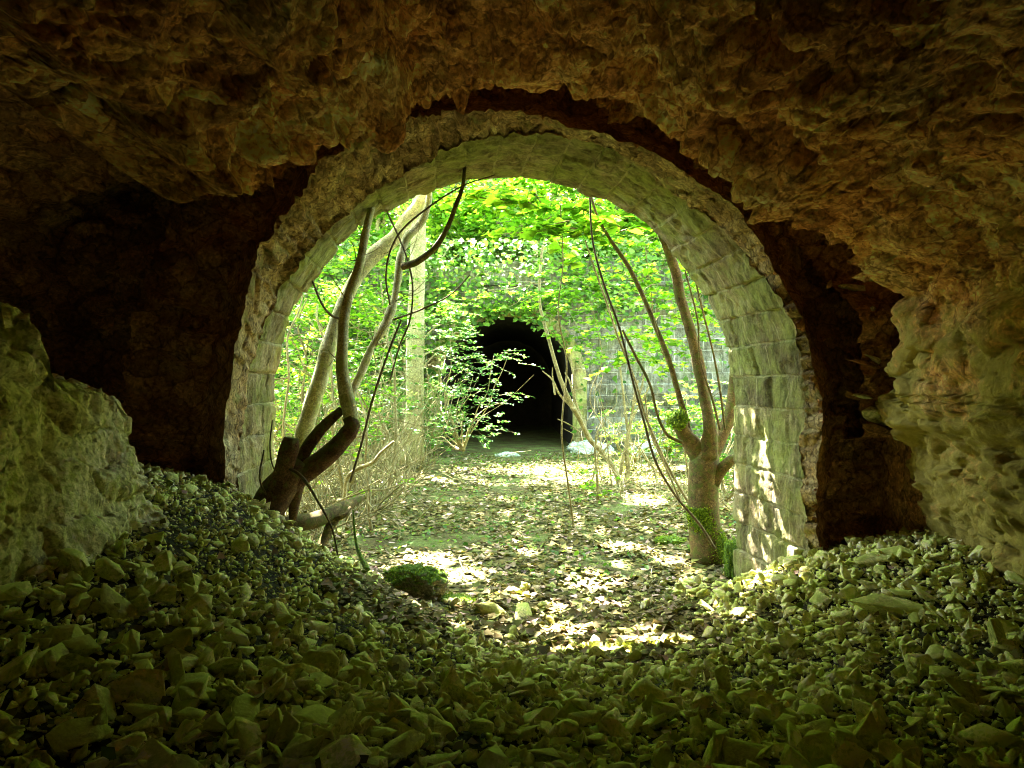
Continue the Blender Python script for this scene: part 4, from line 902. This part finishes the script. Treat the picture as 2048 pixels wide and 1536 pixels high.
# ------------------------------------------------------------------ rubble
def stone_mesh(seed, detail=1, flat=.6):
    r_ = np.random.default_rng(seed)
    q = r_.normal(0, 1, (11 + seed % 5, 3)); q /= np.linalg.norm(q, axis=1)[:, None]; q *= r_.uniform(.75, 1.1, (len(q), 1))
    q *= np.array([1, r_.uniform(.5, .85), r_.uniform(.22, flat + .1)])
    bm = bmesh.new()
    for v in q: bm.verts.new(v)
    res = bmesh.ops.convex_hull(bm, input=bm.verts)
    bmesh.ops.delete(bm, geom=[v for v in bm.verts if not v.link_faces], context='VERTS')
    if detail:
        bmesh.ops.dissolve_limit(bm, angle_limit=R(12), verts=bm.verts, edges=bm.edges)
        bmesh.ops.bevel(bm, geom=list(bm.edges), offset=.02, segments=1, affect='EDGES', clamp_overlap=True)
        bmesh.ops.triangulate(bm, faces=bm.faces)
        bmesh.ops.subdivide_edges(bm, edges=bm.edges, cuts=2 if detail > 1 else 1, use_grid_fill=True)
        bmesh.ops.triangulate(bm, faces=bm.faces)
        for v in bm.verts: pass
    else: bmesh.ops.triangulate(bm, faces=bm.faces)
    bm.verts.ensure_lookup_table()
    V = np.array([v.co[:] for v in bm.verts]); Fc = np.array([[v.index for v in f.verts] for f in bm.faces]); bm.verts.index_update()
    Fc = np.array([[v.index for v in f.verts] for f in bm.faces]); bm.free()
    if detail:
        d = .06 * fbm(V * 2.2 + seed, 3, seed) + .03 * fbm(V * 7 + seed, 3, seed + 1) - .03 * (fbm(V * [3, 3, 14], 2, seed + 2) > .25)
        V = V * (1 + d[:, None])
    return V, Fc
def rotm(n, maxtilt=.9):
    a = rng.uniform(0, 2 * np.pi, n); b_ = rng.normal(0, maxtilt, n); c = rng.normal(0, maxtilt * .7, n)
    ca, sa, cb, sb, cc, s_c = np.cos(a), np.sin(a), np.cos(b_), np.sin(b_), np.cos(c), np.sin(c); o0 = 0 * a; o1 = o0 + 1
    Rz = np.stack([np.stack([ca, -sa, o0], -1), np.stack([sa, ca, o0], -1), np.stack([o0, o0, o1], -1)], 1)
    Rx = np.stack([np.stack([o1, o0, o0], -1), np.stack([o0, cb, -sb], -1), np.stack([o0, sb, cb], -1)], 1)
    Ry = np.stack([np.stack([cc, o0, s_c], -1), np.stack([o0, o1, o0], -1), np.stack([-s_c, o0, cc], -1)], 1)
    return Rx @ Ry @ Rz
low = [stone_mesh(s_, 0) for s_ in range(24)]
hi = [stone_mesh(100 + s_, 1) for s_ in range(22)]

def in_rubble(x, y):
    """probability of loose stone"""
    dz = -height(x, y, False)
    p = np.ones(len(x))
    p *= np.clip((8.3 - y) / 1.6, 0, 1) ** 1.2
    p = np.where((y > 5.6) & (x > -1.2) & (x < 1.6), p * .2, p)
    return p
# size and position, more in the foreground
n = 38000
y = 1.5 + 6.8 * rng.random(n) ** .8; x = rng.uniform(-1, 1, n) * (y * .74 + .25)
x = np.clip(x, -3.9, 3.6)
k = rng.random(n) < in_rubble(x, y) * np.where(y < 4.6, .62, .9); x, y = x[k], y[k]; n = len(x)
size = .012 + .0165 * rng.gamma(1.25, 1, n); size = np.clip(size, .011, .105)
size *= np.where((x < -.6) & (y > 4.3), .72, 1.0) * np.where(y < 4.2, 1.15, 1)
app = size / y
order = np.argsort(-app)
indiv, mass = order[:290], order[290:]
z = height(x, y)
def build_mass(idx, variants, zoff=.25):
    Vs_, Fs_ = [], []; o_ = 0
    vi = rng.integers(0, len(variants), len(idx)); Rm = rotm(len(idx), .8)
    for q, (V0, F0) in enumerate(variants):
        s_ = np.where(vi == q)[0]
        if not len(s_): continue
        ii = idx[s_]
        Vt = np.einsum('nij,vj->nvi', Rm[s_], V0) * size[ii][:, None, None]
        Vt += np.stack([x[ii], y[ii], z[ii] + size[ii] * zoff * rng.uniform(-.4, 3.2, len(ii))], 1)[:, None, :]
        Vs_.append(Vt.reshape(-1, 3)); Fs_.append((F0[None] + (np.arange(len(s_)) * len(V0))[:, None, None]).reshape(-1, 3) + o_); o_ += len(s_) * len(V0)
    return np.concatenate(Vs_), np.concatenate(Fs_)
near = mass[:5000]; rest = mass[3200:]
Va, Fa = build_mass(near, hi); Vb, Fb = build_mass(rest, low)
keep_ = (x, y, z, size); n = 26000
y = 2.0 + 5.6 * rng.random(n) ** .8; x = np.clip(rng.uniform(-1, 1, n) * (y * .72 + .2), -3.9, 3.5); k = rng.random(n) < in_rubble(x, y); x, y = x[k], y[k]; n = len(x)
size = rng.uniform(.007, .02, n); z = height(x, y); Vg, Fg = build_mass(np.arange(n), [stone_mesh(500 + q_, 0) for q_ in range(8)], .5)
x, y, z, size = keep_
o = link('rubble', mesh_np('rubble', np.r_[Va, Vb, Vg], np.r_[Fa, Fb + len(Va), Fg + len(Va) + len(Vb)]), M['stone']); tag(o, 'loose broken limestone rubble covering the gallery floor', 'rubble', kind='stuff')
hime = []
big = [stone_mesh(200 + s_, 2) for s_ in range(18)]
for q, (V0, F0) in enumerate(big):
    me = mesh_np('rubble_stone', V0, F0); me.materials.append(M['stone']); hime.append(me)
from mathutils import Matrix, Euler
def place_stone(me, loc, s_, rot, label, group=None, name='rubble_stone', cat='stone', mat=None):
    if mat: me = me.copy(); me.materials.clear(); me.materials.append(mat)
    ob = bpy.data.objects.new(name, me); sc.collection.objects.link(ob); ob.location = loc; ob.rotation_euler = rot
    ob.scale = (s_, s_, s_) if np.isscalar(s_) else s_
    return tag(ob, label, cat, group)
for i in indiv:
    place_stone(hime[rng.integers(len(hime))], (x[i], y[i], z[i] + size[i] * .28), size[i] * 1.15, (rng.normal(0, .65), rng.normal(0, .65), rng.uniform(0, 6.28)),
                'angular limestone fragment lying loose in the rubble of the foreground', 'loose stones of the foreground rubble')
def at(px, py, D=None):
    """ground point under a photo pixel"""
    Yq = np.linspace(1.6, 26, 2000); zq = height((px - 1024) / F * Yq, Yq, False); ray = (768 - py) / F * Yq
    k_ = np.argmax(ray < zq); return np.array([(px - 1024) / F * Yq[k_], Yq[k_], zq[k_]])
spec = [((295, 1395), .15, 'pale squarish stone standing at the lower left', (1.1, .3, .4), (1, .8, .9)), ((375, 1330), .11, 'flat slab leaning left of the bottom centre', (.3, .4, .2), (1.2, .7, .6)), ((160, 1490), .14, 'large pale block in the bottom left corner', (.5, .1, .8), (1, 1, .8)), ((20, 1360), .14, 'greenish slab cut by the left edge of the view', (.3, -.5, .1), (1, 1, .7)),
        ((800, 1350), .13, 'upright dark faced slab near the bottom centre', (1.2, .2, 1.0), (1, .9, .9)), ((985, 1235), .19, 'pale pointed slab left of the pair in the centre hollow', (.9, .5, .3), (1, 1, .7)), ((1045, 1240), .18, 'mossy pale boulder right of the pair in the centre hollow', (.3, -.4, 1.4), (1.1, .9, .9)), ((1780, 1235), .24, 'big flat topped block on the right hand rubble slope', (.15, .1, -.3), (1.3, .9, .6)),
        ((1520, 1310), .10, 'small upright reddish wedge on the right slope', (1.0, .7, .2), (.7, 1, 1)), ((1640, 1305), .08, 'clean faced cubic stone at the middle of the right slope', (.9, .1, .1), (1, 1, 1.1)), ((1610, 1390), .11, 'leaning pointed slab below the cubic stone', (.5, -.9, .6), (1.2, .7, .6)), ((1700, 1400), .09, 'rounded greenish stone right of the leaning slab', (.4, .3, .6), (1, 1, .9)),
        ((1930, 1405), .19, 'broad pale boulder at the lower right near the wall', (.3, .2, .3), (1.3, .9, .8)), ((1690, 1480), .10, 'low grey slab at the bottom right of centre', (.2, .1, .9), (1.3, .9, .5)), ((1580, 1465), .08, 'bright mossy wedge at the bottom right of centre', (.7, .5, 2), (1, .8, .7)), ((1770, 1125), .22, 'wide layered slab below the niche', (.1, -.15, .2), (1.4, .9, .5)), ((1700, 1170), .13, 'flat slab at the lip of the niche heap', (.2, .1, .7), (1.3, .9, .5)),
        ((380, 985), .10, 'small block beside the base of the left rock shoulder', (.4, .3, .2), (1, .9, .8)), ((440, 1000), .08, 'pale stone at the foot of the left jamb', (.6, .3, 1.2), (1, .8, .7)), ((500, 1015), .09, 'light coloured slab resting near the roots of the leaning tree', (.7, -.4, .5), (1.1, .8, .5)), ((270, 1060), .08, 'roundish stone on the upper left heap', (.8, .2, .3), (1, 1, 1)), ((240, 1230), .13, 'tilted pale edged slab in the dark left foreground', (.5, .8, .2), (1.2, .8, .4))]
for q, ((px, py), s_, lab, rot, scl) in enumerate(spec):
    c = at(px, py); c[2] += s_ * .25
    place_stone(hime[q % len(hime)], c, tuple(s_ * np.array(scl)), rot, lab)

# mossy boulder, courtyard stones
def boulder(name, loc, scl, mat, label, seed, rot=0):
    bm = bmesh.new(); bmesh.ops.create_icosphere(bm, subdivisions=5, radius=1); V = np.array([v.co[:] for v in bm.verts]); Fc = np.array([[v.index for v in f.verts] for f in bm.faces]); bm.free()
    V = V * (1 + .22 * fbm(V * 1.1 + seed, 3, seed) + .0)[:, None]; V = np.sign(V) * np.abs(V) ** .85
    V = V * (1 + rockdisp(V + seed, (1, 1, 1), seed, .16, .07, .04))[:, None]; V = V * np.array(scl)
    c, s_ = math.cos(rot), math.sin(rot); V = V @ np.array([[c, s_, 0], [-s_, c, 0], [0, 0, 1]])
    o_ = link(name, mesh_np(name, V + np.array(loc), Fc), mat, smooth=False)
    if mat is M['barkmoss'] or name == 'mossy_boulder': fuzz(o_, .016 if name != 'mossy_boulder' else .011, 1200 if mat is M['barkmoss'] else 2200, o_, up=-1 if mat is M['barkmoss'] else .45)
    return tag(o_, label, 'boulder')
c = at(828, 1190); boulder('mossy_boulder', c + [0, 0, .10], (.31, .22, .17), M['boulder'], 'dark moss topped boulder on the leaf litter left of centre', 3, -.3)
c = at(880, 1195); boulder('mossy_boulder', c + [-.05, 0, .05], (.12, .12, .1), M['boulder'], 'small dark stone touching the right end of the mossy boulder', 4)
c = at(1400, 1100); boulder('mossy_boulder', c + [.3, -.5, .0], (.09, .09, .16), M['boulder'], 'small mossy lump in front of the pollard foot', 5)
boulder('pale_boulder', P(1180, 908, 22.5), (.72, .5, .42), M['paleboulder'], 'pale grey green boulder at the right foot of the far tunnel mouth', 7)
boulder('pale_boulder', P(1300, 905, 22), (.65, .5, .38), M['paleboulder'], 'whitish fallen block under the grey block wall', 8)
boulder('pale_boulder', P(1015, 915, 21.5), (.4, .3, .16), M['paleboulder'], 'flat pale stone on the ground before the far tunnel mouth', 9)
boulder('moss_mound', P(1470, 1125, 8.25) + [0, 0, -.05], (.12, .16, .32), M['barkmoss'], 'upright mossy stump hugging the foot of the right jamb', 10)
for q, (px, py, lab) in enumerate([(1340, 1085, 'bright moss cushion left of the pollard foot'), (905, 1205, 'green moss tuft right of the mossy boulder')]):
    c = at(px, py); boulder('moss_cushion', c + [0, 0, .01], (.2, .17, .035 + .03 * (q == 0)), M['barkmoss'], lab, 20 + q)['category'] = 'moss'
# protruding blocks in the walls
def wall_at(px, py):
    k_ = np.argmin(np.hypot(WALLP[:, 0] / WALLP[:, 1] - (px - 1024) / F, WALLP[:, 2] / WALLP[:, 1] - (768 - py) / F)); return WALLP[k_]
place_stone(hime[3], wall_at(1708, 572), (.14, .10, .15), (.2, .1, .05), 'pale squared stone set in the dark wall right of the arch', name='wall_stone', mat=M['outcrop'])
place_stone(hime[5], wall_at(1745, 622), (.07, .06, .07), (.8, .1, .9), 'small pale chip just under the squared wall stone', name='wall_stone', mat=M['outcrop'])
for q, (px, py, s_) in enumerate([(1700, 720, .2), (1760, 860, .24), (1660, 780, .16), (1640, 600, .13)]):
    wp_ = wall_at(px, py); place_stone(hime[q + 6], wp_, (s_, s_ * .7, s_ * .6), (.1 * q, .2, .4 * q), 'rough stone bedded in the dark wall between the arch and the niche', 'stones bedded in the wall right of the arch', name='wall_stone', mat=M['recess'])

for px, py, s_, sc_, lab in [(1775, 835, .26, (1.3, .8, .9), 'pale mossy ledge stone jutting over the niche'), (1820, 875, .2, (1.2, .8, .9), 'rough pale stone at the right shoulder of the niche'), (1720, 790, .13, (1, .8, .8), 'small pale stone above the ledge over the niche'), (1750, 720, .15, (1.2, .7, .9), 'pale lump on the wall below the squared wall stone')]:
    place_stone(hime[int(px) % 17], wall_at(px, py), tuple(s_ * np.array(sc_)), (.1, .15, .3), lab, name='wall_stone', mat=M['outcrop'])

# fallen log and branch
t10 = empty('fallen_log', P(640, 1035, 7.0), 'pale green fallen log pointing into the courtyard beside the leaning tree', 'log')
tubes('log', [(*Pl([(560, 1050, 6.8, 36), (600, 1046, 6.9, 34), (640, 1036, 7.1, 32), (680, 1018, 7.4, 26), (722, 996, 7.8, 14)]), {'seg': 16, 'wob': .1})], M['barkbrown'], t10)
tubes('branch', [(*Pl([(692, 1012, 7.4, 16), (665, 1045, 7.2, 20), (648, 1080, 7.1, 20), (635, 1106, 7.0, 22)]), {'seg': 12}), Pl([(665, 1040, 7.2, 12), (690, 1030, 7.2, 9), (700, 1015, 7.3, 6)])], M['barkbrown'], t10)
t11 = empty('bent_branch', P(690, 1000, 9.5), 'thin pale bent branch arching right above the fallen log', 'branch')
tubes('stem', [Pl([(688, 1000, 9.5, 8), (695, 955, 9.5, 8), (715, 938, 9.5, 8), (745, 925, 9.5, 7), (762, 905, 9.5, 6), (788, 883, 9.5, 5)])], M['twig'], t11, 7)
t12 = empty('bent_branch', P(730, 1130, 7.4), 'mossy dark stick stuck in the litter behind the mossy boulder', 'branch')
tubes('stem', [Pl([(735, 1140, 7.4, 12), (722, 1115, 7.5, 9), (712, 1085, 7.6, 6), (706, 1020, 7.7, 4)])], M['barkmoss'], t12, 7)
t13 = empty('stick', P(370, 1160, 4.6), 'dark straight stick lying on the left rubble slope', 'stick')
tubes('stem', [Pl([(395, 1105, 4.9, 7), (360, 1150, 4.7, 8), (330, 1190, 4.5, 7)])], M['whip'], t13, 6)
sticks = []
for k in range(150):
    yy = rng.uniform(6.5, 18); xx = rng.uniform(-.33, .3) * yy; a = rng.uniform(0, np.pi); L = rng.uniform(.1, .5)
    e0 = np.array([xx, yy, height(xx, yy)[0] + .02]); e1 = e0 + [math.cos(a) * L, math.sin(a) * L, 0]; e1[2] = height(e1[0], e1[1])[0] + rng.uniform(.02, .12)
    sticks.append((wander(e0, e1, 4, .03), np.linspace(.006, .003, 4), {'wob': 0, 'n': 5}))
o = tubes('fallen_twigs', sticks, M['twig'], None, 4); tag(o, 'small dry twigs scattered over the courtyard litter', 'twigs', kind='stuff')
hr = []
for k in range(60):
    px_, py_ = rng.uniform(480, 620), rng.uniform(230, 520)
    pass
# leaf litter on the courtyard floor
n = 34000
y = 5.0 + 17 * rng.random(n) ** 1.3; x = rng.uniform(-.36, .34, n) * y * 1.15
k = (y > 7.2) | ((x > -1.3) & (x < 1.9)); x, y = x[k], y[k]
k = (np.abs(x) < 2.45) | (y > 8.3); x, y = x[k], y[k]
k = fbm(np.stack([x * 1.1, y * .8, 0 * x], 1), 3, 93) > -.28 + rng.normal(0, .12, len(x)); x, y = x[k], y[k]
p = np.stack([x, y, height(x, y) + np.abs(rng.normal(0, .018, len(x))) + .008], 1)
o = leaves('leaf_litter', p, .085, M['litter'], tilt=.22, shape=MAPLE, curl=.6); tag(o, 'dry brown and green fallen leaves covering the courtyard floor', 'leaf litter', kind='stuff')
n = 5200
y = 8.0 + 14 * rng.random(n); x = rng.uniform(-.36, .34, n) * y * 1.1
p = np.stack([x, y, 0 * x], 1); k = fbm(p * .9, 3, 90) > .08 - .25 * ((y > 17) | (x < -2.6)); x, y = x[k], y[k]
p = np.stack([x, y, height(x, y) + rng.uniform(.01, .10, len(x))], 1)
o = leaves('ground_plants', p, .06, M['leafivy'], tilt=.4, shape=LEAF); tag(o, 'low green seedlings and weeds growing through the litter', 'weeds', kind='stuff')

n = 900
y = 1.9 + 4.5 * rng.random(n); x = rng.uniform(-.7, .7, n) * y
p = np.stack([x, y, height(x, y) + .05], 1)
o = leaves('stray_leaves', p, .05, M['litter'], tilt=.5, shape=MAPLE, curl=.8); tag(o, 'stray dry leaves blown among the rubble of the gallery floor', 'leaves', kind='stuff')
